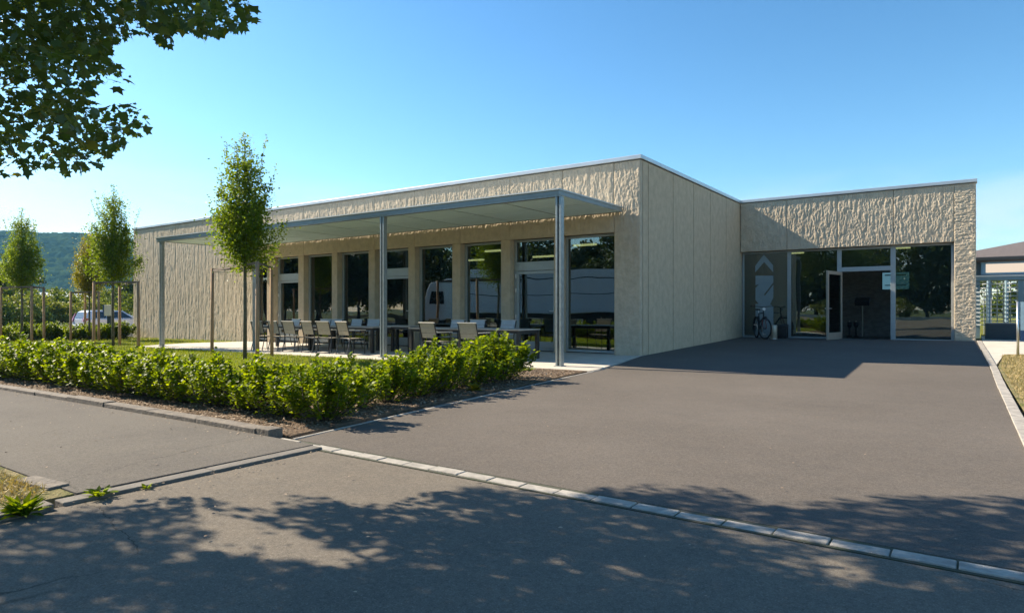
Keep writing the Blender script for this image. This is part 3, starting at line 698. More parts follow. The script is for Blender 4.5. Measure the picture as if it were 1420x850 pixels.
s = MB(); s.tube([(-.22, 0, .78), (-.25, 0, .91)], .013); s.build('seat_post', M['steel'], bk)
s = MB(); s.lathe([(.09, -.006), (.095, 0), (.09, .006)], 20, (-.08, .06, .29), 'Y'); s.tube([(-.08, .07, .29), (-.02, .08, .14)], .009); s.tube([(-.08, -.06, .29), (-.14, -.08, .44)], .009); s.box(-.06, .02, .08, .17, .125, .145); s.box(-.18, -.10, -.17, -.08, .43, .45); s.build('crank', M['steel'], bk)
for x in (-.52, .53):
    vs = []; m_ = MB(); a0, a1 = (R(20), R(200)) if x < 0 else (R(40), R(150)); n = 14
    pts = [(x + .375 * math.cos(a0 + (a1 - a0) * i / n), .335 + .375 * math.sin(a0 + (a1 - a0) * i / n)) for i in range(n + 1)]
    v_ = []
    for px, pz in pts: v_ += [(px, -.032, pz), (px, 0, pz + .008), (px, .032, pz)]
    m_.add(v_, [q for i in range(n) for q in ((i * 3, i * 3 + 3, i * 3 + 4, i * 3 + 1), (i * 3 + 1, i * 3 + 4, i * 3 + 5, i * 3 + 2))]); m_.build('mudguard', M['black'], bk, smooth=True)
p = on_ground(1073, 470.5)
bn = thing('ash_bin', 'short cream cylindrical ash bin standing by the glass front', 'bin', (p.x, p.y, gz(p.x, p.y)))
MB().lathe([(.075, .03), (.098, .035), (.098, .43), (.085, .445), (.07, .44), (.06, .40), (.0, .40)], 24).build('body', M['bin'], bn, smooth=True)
MB().lathe([(.105, 0), (.11, .01), (.11, .03), (.10, .034)], 24).build('base', M['steel'], bn, smooth=True)
p = on_ground(1085, 469)
bx = thing('waste_box', 'small dark box standing between the ash bin and the glazing post', 'box', (p.x, p.y + .05, gz(p.x, p.y)))
MB().box(-.14, .14, -.11, .11, 0, .40).build('body', M['black'], bx, bevel=.02); MB().box(-.15, .15, -.12, .12, .402, .44).build('lid', M['dark_frame'], bx, bevel=.01)
# inside the hall
y = YG + 2.6
p0, p1 = on_y(1222, 377, YG + 3.05), on_y(1262, 402, YG + 3.05)
nb = thing('notice_board', 'light blue notice board with two dark lines on the hall wall', 'board', (p0.x, YG + 3.12, p1.z))
wd, hg = p1.x - p0.x, p0.z - p1.z
MB().box(0, wd, 0, .07, 0, hg).build('casing', M['black'], nb, bevel=.008)
MB().box(.03, wd - .03, -.008, -.001, .03, hg - .03).build('face', M['screen'], nb)
m_ = MB(); m_.box(.10, wd - .12, -.013, -.009, hg * .78, hg * .84); m_.box(.10, wd - .12, -.013, -.009, hg * .24, hg * .29); m_.build('print', M['screen_line'], nb)
p = on_y(1196, 424, YG + 1.8)
ls = thing('lectern_stand', 'black box on a thin post standing inside behind the open door', 'stand', (p.x, p.y, zf))
m_ = MB(); m_.obox((0, 0, 1.18), (.42, .30, .20), Matrix.Rotation(R(20), 3, 'X')); m_.build('box', M['black'], ls, bevel=.02)
MB().tube([(0, 0, .03), (0, 0, 1.08)], .022).build('post', M['steel'], ls); MB().lathe([(.17, 0), (.17, .015), (.05, .03), (0, .03)], 20).build('foot', M['dark_frame'], ls)
for k, u in enumerate((1178, 1187)):
    p = on_y(u, 460, YG + 2.2)
    c_ = thing('floor_candle_stand', ('left' if k == 0 else 'right') + ' one of two small dark stands on the hall floor behind the open door', 'stand', (p.x, p.y, zf))
    MB().lathe([(.10, 0), (.10, .02), (.03, .05), (.025, .30), (.07, .36), (.075, .5), (.0, .5)], 16).build('body', M['black'], c_, smooth=True)
    MB().lathe([(.02, .5), (.02, .55)], 8).build('stem', M['steel'], c_)

# ------------------------------------------------------------------ gate side on the right
p0 = on_y(1357, 449, 9.3)
wl = thing('low_gate_wall', 'low anthracite panel wall between the stone pier and the sign', 'wall', (6.62, 9.3, gz(7, 9.3)))
MB().box(0, 8, 0, .12, -.1, .46).build('panel', M['dark_wall'], wl, bevel=.008); MB().box(-.02, 8.02, -.015, .135, .462, .49).build('capping', M['galv'], wl)
YT2 = 13.2
gt = thing('gatehouse', 'gatehouse with brown hipped roof and cream sign band over the turnstiles', 'building', (0, 0, 0))
def X(u, y): return on_y(u, 400, y).x
def Z(u, v, y): return on_y(u, v, y).z
xa = X(1351, YT2); xb = xa + 12
za, zb, zc = Z(1380, 389, YT2), Z(1380, 383, YT2), Z(1380, 357.5, YT2)
MB().box(xa - .4, xb, YT2 - .10, YT2 + 1.2, za, zb + .02).build('beam', M['gate_blue'], gt, bevel=.02)
MB().box(xa - .4, xb, YT2 - .14, YT2 - .102, zb - .03, zb + .03).build('trim', M['coping'], gt)
MB().box(xa - .4, xb, YT2 + .25, YT2 + 1.1, zb + .03, zc).build('upper_wall', M['gate_blue'], gt)
xs0 = X(1360, YT2); MB().box(xs0, xb - .5, YT2 + .02, YT2 + .249, Z(1380, 381, YT2), Z(1380, 361, YT2)).build('sign_box', M['light_blue'], gt, bevel=.02)
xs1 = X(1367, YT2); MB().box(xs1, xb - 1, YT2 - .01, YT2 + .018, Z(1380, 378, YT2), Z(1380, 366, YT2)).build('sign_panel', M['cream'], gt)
e0 = (xa - 1.0, YT2 - .25); ez = zc + .02
rx0, rx1, ry0, ry1, rz_ = xa - 1.2, xb + 8, YT2 - .25, YT2 + 9, ez
rid = Z(1400, 333, YT2 + 4.4)
rf = MB(); rf.add([(rx0, ry0, rz_), (rx1, ry0, rz_), (rx1, ry1, rz_), (rx0, ry1, rz_), (rx0 + 3.2, (ry0 + ry1) / 2, rid), (rx1 - 3.2, (ry0 + ry1) / 2, rid), (rx0 + .1, ry0 + .1, rz_ - .16), (rx1 - .1, ry0 + .1, rz_ - .16), (rx1 - .1, ry1 - .1, rz_ - .16), (rx0 + .1, ry1 - .1, rz_ - .16)],
       [(0, 1, 5, 4), (1, 2, 5), (2, 3, 4, 5), (3, 0, 4), (9, 8, 7, 6), (0, 6, 7, 1), (1, 7, 8, 2), (2, 8, 9, 3), (3, 9, 6, 0)])
rf.build('roof', M['roof_tile'], gt)
MB().box(rx0 - .02, rx1, ry0 - .12, ry0 - .01, rz_ - .13, rz_ - .01).build('gutter', M['dark_frame'], gt, bevel=.02)
for k, u in enumerate((1354, 1415)):
    x = X(u, YT2); MB().box(x - .06, x + .10, YT2 + .0, YT2 + .14, -.1, za - .002).build('post', M['gate_blue'], gt)
MB().box(xa + 3, xb, YT2 + 5, YT2 + 8, -.2, zc).build('guard_room', M['gate_blue'], gt)
def turnstile(u, label, flip):
    x = X(u, YT2 - .3); t = thing('turnstile', label, 'turnstile', (x, YT2 - .35, gz(x, YT2)), 0, 'full height turnstiles under the gatehouse beam')
    top = za - gz(x, YT2) - .02
    m_ = MB()
    for k in range(3):
        a = R(120 * k + (20 if flip else 50))
        for j in range(11):
            z = .35 + (top - .45) * j / 10; m_.tube([(0, 0, z), (.62 * math.cos(a), .62 * math.sin(a), z)], .016, 5)
    m_.build('arms', M['turn'], t); MB().tube([(0, 0, 0), (0, 0, top)], .055, 10).build('column', M['gate_blue'], t)
    c_ = MB()
    for j in range(9):
        a = R((100 if flip else 20) + j * 15); c_.tube([(.70 * math.cos(a), .70 * math.sin(a), 0), (.70 * math.cos(a), .70 * math.sin(a), top)], .018, 5)
    c_.build('cage', M['turn'], t)
    fr = MB(); s_ = -1 if flip else 1
    for dx in (.72, .78): fr.box(s_ * dx - .03, s_ * dx + .03, -.05, .05, 0, top)
    for j in range(10): fr.tube([(s_ * .78, 0, .3 + j * (top - .4) / 9), (s_ * 1.35, 0, .3 + j * (top - .4) / 9)], .014, 5)
    fr.build('grille', M['turn'], t)
turnstile(1371, 'left full height steel turnstile next to the stone pier', True)
turnstile(1396, 'right full height steel turnstile next to the sign post', False)
# sign board on its post
p = on_ground(1411.5, 493)
sg = thing('sign_board', 'pale blue sign board with dark blue foot on a steel post by the right edge', 'sign', (p.x, p.y, gz(p.x, p.y)))
MB().tube([(0, 0, -.1), (0, 0, 1.16)], .026, 10).build('post', M['steel'], sg, smooth=True); MB().tube([(1.25, .05, -.1), (1.25, .05, 1.16)], .026, 10).build('post', M['steel'], sg, smooth=True)
MB().box(.045, 1.21, -.02, .03, .54, 1.15).build('panel', M['pale_blue'], sg, bevel=.004); MB().box(.045, 1.21, -.022, .032, .32, .538).build('lower_panel', M['deep_blue'], sg, bevel=.004)

# ================================================================== PLANTS
# young trees with stake frames
def young_crown(seed, H0=2.25, H1=5.45, rmax=.90, n=14500, leaf=.062):
    rg = np.random.default_rng(seed); C = []; A = []; br = MB(); NB = 46
    for k in range(NB):
        z0 = 2.24 + (H1 - 3.0) * (k / NB) ** 1.25; a = k * 2.4 + rg.uniform(-.4, .4)
        spread = rmax * (1 - .80 * (k / NB)) * rg.uniform(.60, 1.15); rise = rg.uniform(.5, 1.15) * (1.0 if k < 36 else .7)
        zt = min(z0 + rise, H1 - rg.uniform(0, .5)); tip = np.array([spread * math.cos(a), spread * math.sin(a), zt])
        mid = np.array([spread * .62 * math.cos(a), spread * .62 * math.sin(a), z0 + rise * .38])
        pts = [np.array([0, 0, z0]), mid, tip]; br.tube([tuple(q) for q in pts], [.012, .007, .003], 4)
        m_ = int(n / NB * (1.6 if k < 27 else .42)); t = rg.beta(1.35, 1.45, m_); 
        P = ((1 - t) ** 2)[:, None] * pts[0] + (2 * t * (1 - t))[:, None] * mid + (t ** 2)[:, None] * tip
        sp = np.where(t > .8, .05, .17)[:, None]
        P = P + rg.normal(size=(m_, 3)) * sp; C.append(P); A.append(rnd_unit(rg, m_) + np.array([math.cos(a), math.sin(a), .1]) * .6)
    for k in range(17):                                    # long bare shoots that stick out of the crown
        a = rg.uniform(0, 6.283); z0 = rg.uniform(2.7, 4.2); r0 = .42 * rmax * (1 - (z0 - 2.7) / 2.6); r1 = r0 + rg.uniform(.25, .62); zt = min(z0 + rg.uniform(.8, 1.35), H1 - .05)
        p0 = np.array([r0 * math.cos(a), r0 * math.sin(a), z0]); p1 = np.array([r1 * math.cos(a), r1 * math.sin(a), zt]); pm = (p0 + p1) / 2 + np.array([.12 * math.cos(a), .12 * math.sin(a), -.05])
        br.tube([tuple(p0), tuple(pm), tuple(p1)], [.006, .004, .002], 4); m_ = 60; t = rg.uniform(0, 1, m_)
        C.append(((1 - t) ** 2)[:, None] * p0 + (2 * t * (1 - t))[:, None] * pm + (t ** 2)[:, None] * p1 + rg.normal(0, .022, (m_, 3))); A.append(rnd_unit(rg, m_) + np.array([math.cos(a), math.sin(a), .5]) * .5)
    lead = rg.uniform(0, 1, 260); P = np.stack([rg.normal(0, .05, 260), rg.normal(0, .05, 260), 3.6 + lead * (H1 - 3.55)], -1); C.append(P); A.append(rnd_unit(rg, 260))
    C = np.concatenate(C); A = np.concatenate(A); N = rnd_unit(rg, len(C)) + np.array([0, 0, .9])
    return leaf_mesh('crown', C, A, N, rg.uniform(.7, 1.2, len(C)) * leaf), br
def young_tree(x, y, seed, label, m, sc=1.0, lean=0):
    t = thing('young_tree', label, 'tree', (x, y, gz(x, y) - .02), seed * 1.7, 'young staked trees along the lawn'); t.scale = (sc, sc, sc)
    me, br = young_crown(seed); link('crown', me, m, t)
    br.tube([(0, 0, 0), (.015, .01, 1.2), (.0, .0, 2.4), (.01, 0, 3.6), (0, 0, 5.0), (0, 0, 5.4)], [.048, .042, .036, .025, .012, .004], 8)
    br.build('trunk', M['young_bark'], t, smooth=True)
    return t
def stake_frame(pts, h, label):
    c = sum((Vector((*p, 0)) for p in pts), Vector()) / len(pts); z = gz(c.x, c.y)
    t = thing('tree_stake_frame', label, 'stake frame', (c.x, c.y, z - .02), 0, 'wooden stake frames round the young trees')
    tops = []
    for (x, y) in pts:
        lx, ly = x - c.x, y - c.y; tp = Vector((lx * .985, ly * .985, h + .02)); tops.append(tp)
        MB().tube([(lx, ly, -.2), (lx, ly, .5), tp], [.046, .045, .042], 10).build('stake', M['stake'], t, smooth=True)
    n = len(tops)
    for i in range(n):
        a, e = tops[i], tops[(i + 1) % n]
        d_ = (e - a).normalized() * .04
        MB().bar(a - d_ + Vector((0, 0, -.03)), e + d_ + Vector((0, 0, -.03 - .012 * i)), .022, .05).build('rail', M['rail'], t)
    m_ = MB(); k = Vector((0, 0, h - .12))
    for tp in tops: m_.tube([tp + Vector((0, 0, -.10)), k], .007, 5)
    m_.build('tie', M['black'], t)
T1 = (-8.05, -4.95)
young_tree(*T1, 1, 'tallest looking young tree, right of the others, in front of the canopy', M['young'])
stake_frame([on_ground(294, 491).xy, on_ground(377, 494).xy, on_ground(357, 501).xy], 2.30, 'wooden stake frame round the young tree in front of the canopy')
T2 = on_depth(157, 466, 21.8)
young_tree(T2.x, T2.y, 2, 'green young tree left of the building corner', M['young'], .98)
pz = lambda u, Zd: tuple(on_depth(u, 460, Zd).xy)
stake_frame([pz(130, 21.2), pz(192, 21.0), pz(166, 22.9)], 2.15, 'wooden stake frame of the young tree by the building corner')
T3 = on_depth(124, 466, 27.5)
young_tree(T3.x, T3.y, 3, 'yellowish young tree partly behind the green one by the building corner', M['yellowing'], .86)
stake_frame([pz(98, 27.0), pz(137, 26.6), pz(118, 28.6)], 2.0, 'wooden stake frame of the yellowish young tree')
T4 = on_depth(30, 466, 26.5)
young_tree(T4.x, T4.y, 4, 'leftmost young tree, near the left edge of the picture', M['young'], .98)
stake_frame([pz(1, 26.5), pz(44, 25.4), pz(61, 26.6)], 2.2, 'wooden stake frame of the leftmost young tree')

# shrubs
def shrub_mesh(seed, Rr=.50, H=.61, n=3500, leaf=.055):
    rg = np.random.default_rng(seed); C = []; A = []; st = MB(); ns = 30
    for k in range(ns):
        a = rg.uniform(0, 6.283); rr = Rr * math.sqrt(rg.uniform(0.02, 1)); h = H * (1.0 - .35 * (rr / Rr) ** 2) * rg.uniform(.72, 1.16)
        tip = np.array([rr * math.cos(a), rr * math.sin(a), h]); base = np.array([tip[0] * .25, tip[1] * .25, 0]); mid = np.array([tip[0] * .85, tip[1] * .85, h * .45])
        st.tube([tuple(base), tuple(mid), tuple(tip)], [.008, .006, .003], 4)
        m_ = n // ns; t = rg.beta(2.0, .95, m_); P = ((1 - t) ** 2)[:, None] * base + (2 * t * (1 - t))[:, None] * mid + (t ** 2)[:, None] * tip
        P = P + rg.normal(size=(m_, 3)) * (.055 - .035 * t)[:, None]; P[:, 2] = np.maximum(P[:, 2], .05)
        ph = rg.uniform(0, 6.283, m_); C.append(P); A.append(np.stack([np.cos(ph), np.sin(ph), .25 + .5 * t], -1))
    C = np.concatenate(C); A = np.concatenate(A); N = np.array([0, 0, 1.0]) + rnd_unit(rg, len(C)) * .55
    return leaf_mesh('foliage', C, A, N, rg.uniform(.65, 1.2, len(C)) * leaf), st
SH = []
for s_ in range(4):
    t = thing('shrub', 'shrub', 'shrub'); me, st = shrub_mesh(30 + s_); link('foliage', me, M['shrub'], t); st.build('stems', M['bark'], t); SH.append(t)
shu = [False] * 4; rr = random.Random(5)
def put_shrub(x, y, sc, label, group):
    k = rr.randrange(4); loc = (x, y, gz(x, y) + .0); rz = rr.uniform(0, 6.28); s3 = (sc * rr.uniform(.95, 1.1), sc * rr.uniform(.95, 1.1), sc * rr.uniform(.9, 1.08))
    if not shu[k]:
        shu[k] = True; o = SH[k]; o.location = loc; o.rotation_euler = (0, 0, rz); o.scale = s3; tag(o, label, 'shrub', group)
    else: dup(SH[k], loc, rz, label, s3, group)
x = .86
while x > -11.5:
    put_shrub(x, -9.80 + rr.uniform(-.05, .05), (.88 if x > 0 else .92) if x > -3.0 else 1.05, 'glossy green shrub in the hedge row behind the stone kerb', 'shrubs of the hedge along the kerb')
    x -= .62
y = -9.1; k = 0
while y < -5.05:
    sc = .86 + .32 * clampf((y + 9.0) / 3.6, 0, 1)
    put_shrub(.46 - .125 * (y + 9.0), y, sc, 'glossy green shrub in the short hedge row beside the driveway', 'shrubs of the hedge along the driveway'); y += .60
for k in range(15):
    p = on_depth(-12 + k * 13, 460, 27.6 + .25 * (k % 3)); put_shrub(p.x, p.y, 1.12, 'low dark shrub in the far hedge row by the parking lot', 'shrubs of the far hedge by the parking lot')
for (u, Zd) in ((352, 10.8), (300, 10.5), (420, 9.2)):
    pass

# grass, chips, weeds
def scatter(poly, n, seed):
    rg = np.random.default_rng(seed); P = np.array(poly); lo = P.min(0); hi = P.max(0); out = []
    while len(out) < n:
        q = rg.uniform(lo, hi, (n, 2)); x, y = q[:, 0], q[:, 1]; ins = np.zeros(n, bool); j = len(P) - 1
        for i in range(len(P)):
            c1 = ((P[i, 1] > y) != (P[j, 1] > y)) & (x < (P[j, 0] - P[i, 0]) * (y - P[i, 1]) / (P[j, 1] - P[i, 1] + 1e-12) + P[i, 0]); ins ^= c1; j = i
        out += list(map(tuple, q[ins]))
    return np.array(out[:n])
def grass(name, poly, n, hgt, m, off, seed, lean=.5):
    q = scatter(poly, n, seed); rg = np.random.default_rng(seed + 1); z = np.array([gz(a, c_) for a, c_ in q]) + off
    C = np.stack([q[:, 0], q[:, 1], z], -1); A = np.stack([rg.normal(0, lean, n), rg.normal(0, lean, n), np.ones(n)], -1)
    me = leaf_mesh(name, C, A, rnd_unit(rg, n), rg.uniform(.5, 1.3, n) * hgt, BLADE * np.array([2.2, 1, 1])); o = link(name, me, m); return tag(o, kind='stuff')
o = grass('lawn_grass', [(-17, -9.2), (-.2, -9.2), (-.6, -3.5), (-17, -3.5)], 70000, .06, M['grass'], -.01, 1); tag(o, 'short green lawn between the hedge and the terrace', 'grass')
o = grass('lawn_grass', [(-33, -4.5), (-17, -9), (-17, -1.7), (-15.7, -.1), (-24, -.1)], 22000, .07, M['grass'], -.01, 4); tag(o, 'green lawn in front of the blank wall by the parking lot', 'grass')
o = grass('verge_grass', [(-3, -12.55), (1.6, -12.55), (1.78, -12.75), (1.78, -14.4), (-3, -14.4)], 16000, .055, M['drygrass'], .012, 2, .9); tag(o, 'dry straw coloured grass on the verge in the lower left corner', 'grass')
o = grass('strip_grass', [(6.86, 3.4), (6.76, .8), (6.90, -6.4), (6.9, -8), (9.5, -8), (9.5, 4), (7.4, 3.85)], 34000, .05, M['drygrass'], .006, 3, .8); tag(o, 'patchy dry grass beside the right driveway edge', 'grass')
q = scatter([(-9, -10.53), (1.22, -10.53), (.95, -8.3), (.5, -3.6), (-.4, -3.6), (-.3, -9.2), (-9, -9.4)], 16000, 7); rg = np.random.default_rng(8); n = len(q)
C = np.stack([q[:, 0], q[:, 1], np.array([gz(a, c_) for a, c_ in q]) + rg.uniform(.004, .02, n)], -1)
me = leaf_mesh('bark_mulch', C, np.stack([rg.normal(size=n), rg.normal(size=n), rg.normal(0, .25, n)], -1), np.array([0, 0, 1.]) + rnd_unit(rg, n) * .4, rg.uniform(.012, .042, n), OVAL)
tag(link('bark_mulch', me, M['chip']), 'brown bark chips on the soil under the hedge', 'mulch', kind='stuff')
q = np.concatenate([scatter([(-7, -10.9), (1.2, -10.9), (1.2, -10.71), (-7, -10.71)], 320, 21), scatter([(2.03, -12.9), (2.03, -10.8), (2.2, -10.8), (2.4, -12.9)], 90, 22), scatter([(2, -13.5), (7, -13.5), (7, -10.8), (2, -10.8)], 130, 23), scatter([(1.2, -10.5), (6.6, -10.5), (6.5, -6), (1, -6)], 60, 24), scatter([(-5, -12.4), (1.7, -12.4), (1.7, -10.9), (-5, -10.9)], 110, 25)])
rg = np.random.default_rng(26); n = len(q); C = np.stack([q[:, 0], q[:, 1], np.array([gz(a, c_) for a, c_ in q]) + .02], -1)
me = leaf_mesh('leaf_litter', C, np.stack([rg.normal(size=n), rg.normal(size=n), rg.normal(0, .1, n)], -1), np.array([0, 0, 1.]) + rnd_unit(rg, n) * .2, rg.uniform(.006, .026, n), OVAL)
tag(link('leaf_litter', me, M['chip']), 'dry bits of leaf and bark scattered on the road and along the kerb', 'litter', kind='stuff')
def weed(name, label, x, y, z, n, L, seed, m, wd=1.0, up=.7):
    rg = np.random.default_rng(seed); a = rg.uniform(0, 6.283, n); t = thing(name, label, 'weed', (x, y, z))
    C = np.stack([rg.normal(0, .015, n), rg.normal(0, .015, n), np.zeros(n)], -1); A = np.stack([np.cos(a), np.sin(a), rg.uniform(.15, 1.6, n) * up], -1)
    link('leaves', leaf_mesh('leaves', C, A, np.array([0, 0, 1.]) + rnd_unit(rg, n) * .3, rg.uniform(.5, 1.1, n) * L, OVAL * np.array([wd, 1, 1.6])), m, t)
    s_ = MB()
    for k in range(3): s_.tube([(0, 0, -.02), (.02 * math.cos(k * 2), .02 * math.sin(k * 2), L * .35)], [.004, .002], 4)
    s_.build('stem', M['young_bark'], t)
weed('leafy_weed', 'leafy green weed growing at the verge corner beside the road', 2.02, -12.83, -.05, 95, .14, 3, M['shrub'], .32, 1.1)
weed('small_weed', 'small dark weed tuft on the kerb end right of the leafy weed', 1.99, -12.42, -.04, 26, .10, 4, M['young'], .4)
weed('tiny_weed', 'tiny bright weed in the gap along the sidewalk step', 2.01, -12.14, -.05, 14, .05, 5, M['shrub'], .7)
weed('hedge_weed', 'small yellowish weed under the driveway hedge', .62, -7.0, -.05, 40, .16, 6, M['yellowing'], .6, 1.0)

# ------------------------------------------------------------------ the big street tree overhead
MASK = np.array([(-400, -400), (352, -400), (352, 0), (346, 40), (300, 46), (283, 52), (262, 40), (245, 36), (236, 62), (222, 60), (212, 42), (190, 50), (150, 62), (160, 92), (182, 104), (178, 126), (160, 122), (138, 112), (128, 138), (142, 158), (158, 142), (190, 146), (206, 170), (204, 186), (172, 200), (148, 212), (137, 232), (112, 242), (82, 240), (60, 226), (30, 242), (-40, 242), (-400, 240)], float)
def inside(poly, x, y):
    r = np.zeros(np.shape(x), bool); j = len(poly) - 1
    for i in range(len(poly)):
        c_ = ((poly[i, 1] > y) != (poly[j, 1] > y)) & (x < (poly[j, 0] - poly[i, 0]) * (y - poly[i, 1]) / (poly[j, 1] - poly[i, 1] + 1e-12) + poly[i, 0]); r ^= c_; j = i
    return r
EDGE = np.array([(-900, 735), (-300, 728), (0, 724), (60, 720), (130, 702), (200, 696), (268, 686), (283, 682), (300, 692), (345, 690), (410, 683), (440, 688), (480, 694), (520, 702), (565, 694), (598, 676), (660, 673), (720, 680), (800, 684), (845, 668), (890, 661), (930, 678), (1000, 672), (1032, 676), (1060, 690), (1120, 700), (1170, 692), (1210, 682), (1420, 690), (1800, 700), (3000, 740)], float)
PATCH = np.array([(262, 700), (330, 712), (400, 732), (455, 752), (515, 780), (480, 788), (400, 778), (335, 772), (255, 758), (300, 742), (272, 722)], float)
PATCH2 = np.array([(1140, 775), (1190, 772), (1215, 800), (1180, 815), (1140, 800)], float)
sunv = np.array(SUN_D)
def shadow_ok(P, rg, soft):
    t = (P[:, 2] + .05) / -sunv[2]; G = P + sunv[None] * t[:, None]
    u, v, Zd = project(G); ok = np.ones(len(P), bool); front_ = Zd > .3
    e = np.interp(u, EDGE[:, 0], EDGE[:, 1]) + soft
    ok &= ~(front_ & (v < e))
    inp = front_ & (inside(PATCH, u, v) | inside(PATCH2, u, v)); ok &= ~(inp & (rg.random(len(P)) < .93))
    return ok
def view_ok(P, grow=0):
    u, v, Zd = project(P); vis = (Zd > .2) & (u > -12) & (u < 1432) & (v > -12) & (v < 862)
    return ~vis | inside(MASK, u, v)
rg = np.random.default_rng(77)
cand = rg.uniform(-1, 1, (60000, 3)); cand = cand[(cand ** 2).sum(1) < 1]
cand = cand * np.array([6.3, 3.3, 2.75]) + np.array([-2.3, -14.0, 5.0]); cand = cand[cand[:, 2] > 2.5]
uu = rg.uniform(-150, 352, 26000); vv = rg.uniform(-150, 242, 26000); dz = rg.uniform(3.3, 6.4, 26000)
rx_ = (uu - 710) / F_PX; seen = np.stack([CAM.x + dz * (rx_ * CY - SY), CAM.y + dz * (rx_ * SY + CY), CAM.z - dz * (vv - HOR) / F_PX], -1)
uu = rg.uniform(-250, 1700, 26000); vv = rg.uniform(660, 1050, 26000); dz = F_PX * 1.15 / (vv - HOR); rx_ = (uu - 710) / F_PX
gp = np.stack([CAM.x + dz * (rx_ * CY - SY), CAM.y + dz * (rx_ * SY + CY), np.full(26000, -.05)], -1)
cast = gp - sunv[None] * (rg.uniform(2.9, 6.6, 26000) / -sunv[2])[:, None]
pools = []
for pool, cap, gap in ((seen, 140, .078), (cast, 520, .055), (cand, 260, .13)):
    ok = view_ok(pool) & shadow_ok(pool, rg, 6.0); pools.append((pool[ok], cap, gap))
# keep clumps apart
sel = []
for pool, cap, gap in pools:
    got = 0
    for c_ in pool:
        if got >= cap: break
        if not sel or (((np.array(sel) - c_) ** 2).sum(1) > gap).all(): sel.append(c_); got += 1
    print('clumps', got)
sel = np.array(sel)
LC = []; LA = []
for c_ in sel:
    m_ = int(rg.integers(52, 76)); d = rnd_unit(rg, m_) * (rg.uniform(.1, 1, (m_, 1)) ** .6) * np.array([.28, .28, .18]) * rg.uniform(.7, 1.15)
    LC.append(c_ + d); LA.append(d / .3 + rnd_unit(rg, m_) * .5 - np.array([0, 0, .25]))
LC = np.concatenate(LC); LA = np.concatenate(LA)
ok = view_ok(LC) & shadow_ok(LC, rg, rg.normal(1, 2.5, len(LC))); LC = LC[ok]; LA = LA[ok]
tr = thing('street_tree', 'large overhanging street tree with dark lobed leaves at the upper left', 'tree', (0, 0, 0))
link('crown', leaf_mesh('crown', LC, LA, np.array([0, 0, .8]) + rnd_unit(rg, len(LC)) * .7, rg.uniform(.45, 1.25, len(LC)) * .062, LOBED), M['maple'], tr)
base = Vector((-5.5, -14.75, gz(-5.5, -14.7) - .1)); fork = Vector((-5.3, -14.7, 2.5))
wood = MB(); wood.tube([base, base + Vector((.02, 0, .35)), (-5.42, -14.74, 1.4), fork], [.34, .25, .21, .19], 14)
limbs = []
for tip in ((1.2, -12.5, 4.2), (-.3, -12.2, 5.6), (-2.2, -12.4, 6.8), (-3.8, -13.9, 7.4), (-6.8, -13.2, 6.3), (-1.0, -15.2, 5.9), (-5.2, -15.8, 5.6), (.8, -13.9, 3.9), tuple(on_depth(205, 38, 5.0)), tuple(on_depth(120, 60, 5.5)), tuple(on_depth(120, 165, 5.6)), tuple(on_depth(40, 110, 5.8)), tuple(on_depth(30, 190, 5.4))):
    tip = Vector(tip); m1 = fork.lerp(tip, .35) + Vector((0, 0, .55)); m2 = fork.lerp(tip, .7) + Vector((0, 0, .35))
    pts = [fork]; 
    for i in range(1, 9):
        t = i / 8; p = fork * (1 - t) ** 3 + m1 * 3 * t * (1 - t) ** 2 + m2 * 3 * t * t * (1 - t) + tip * t ** 3
        pts.append(p + Vector((random.Random(i).uniform(-.07, .07), random.Random(i + 9).uniform(-.07, .07), random.Random(i + 20).uniform(-.05, .05))))
    rad = [.12 * (1 - .86 * i / 8) for i in range(9)]
    limbs.append((pts, rad))
def clear(pts, grow=0):
    P = np.array([tuple(p) for p in pts]); return bool(view_ok(P).all() and shadow_ok(P, np.random.default_rng(1), np.full(len(P), 4.0)).all())
lp = []
for pts, rad in limbs:
    n_ = len(pts)
    while n_ > 2 and not clear(pts[:n_]): n_ -= 1
    wood.tube(pts[:n_], rad[:n_], 8); lp += [(p, r_) for p, r_ in zip(pts[:n_], rad[:n_])]
LPn = np.array([tuple(p) for p, _ in lp])
for k, c_ in enumerate(sel):
    j = int(np.argmin(((LPn - c_) ** 2).sum(1) + 2.0 * np.maximum(0, LPn[:, 2] - c_[2]))); a = LPn[j]
    mid = (a + c_) / 2 + np.array([0, 0, -.05]) + rg.normal(0, .06, 3)
    seg = [a, (a + mid) / 2 + rg.normal(0, .03, 3), mid, (mid + c_) / 2 + rg.normal(0, .03, 3), c_]
    s2 = [seg[0]] 
    ts = np.linspace(0, 1, 9); P = np.array([seg[min(int(t * 4), 3)] * (1 - (t * 4 - min(int(t * 4), 3))) + seg[min(int(t * 4), 3) + 1] * (t * 4 - min(int(t * 4), 3)) for t in ts])
    if view_ok(P).all() and shadow_ok(P, rg, np.zeros(len(P))).all(): wood.tube([tuple(q) for q in seg], [.020, .015, .011, .008, .004], 5)
wood.build('trunk', M['bark'], tr, smooth=True)

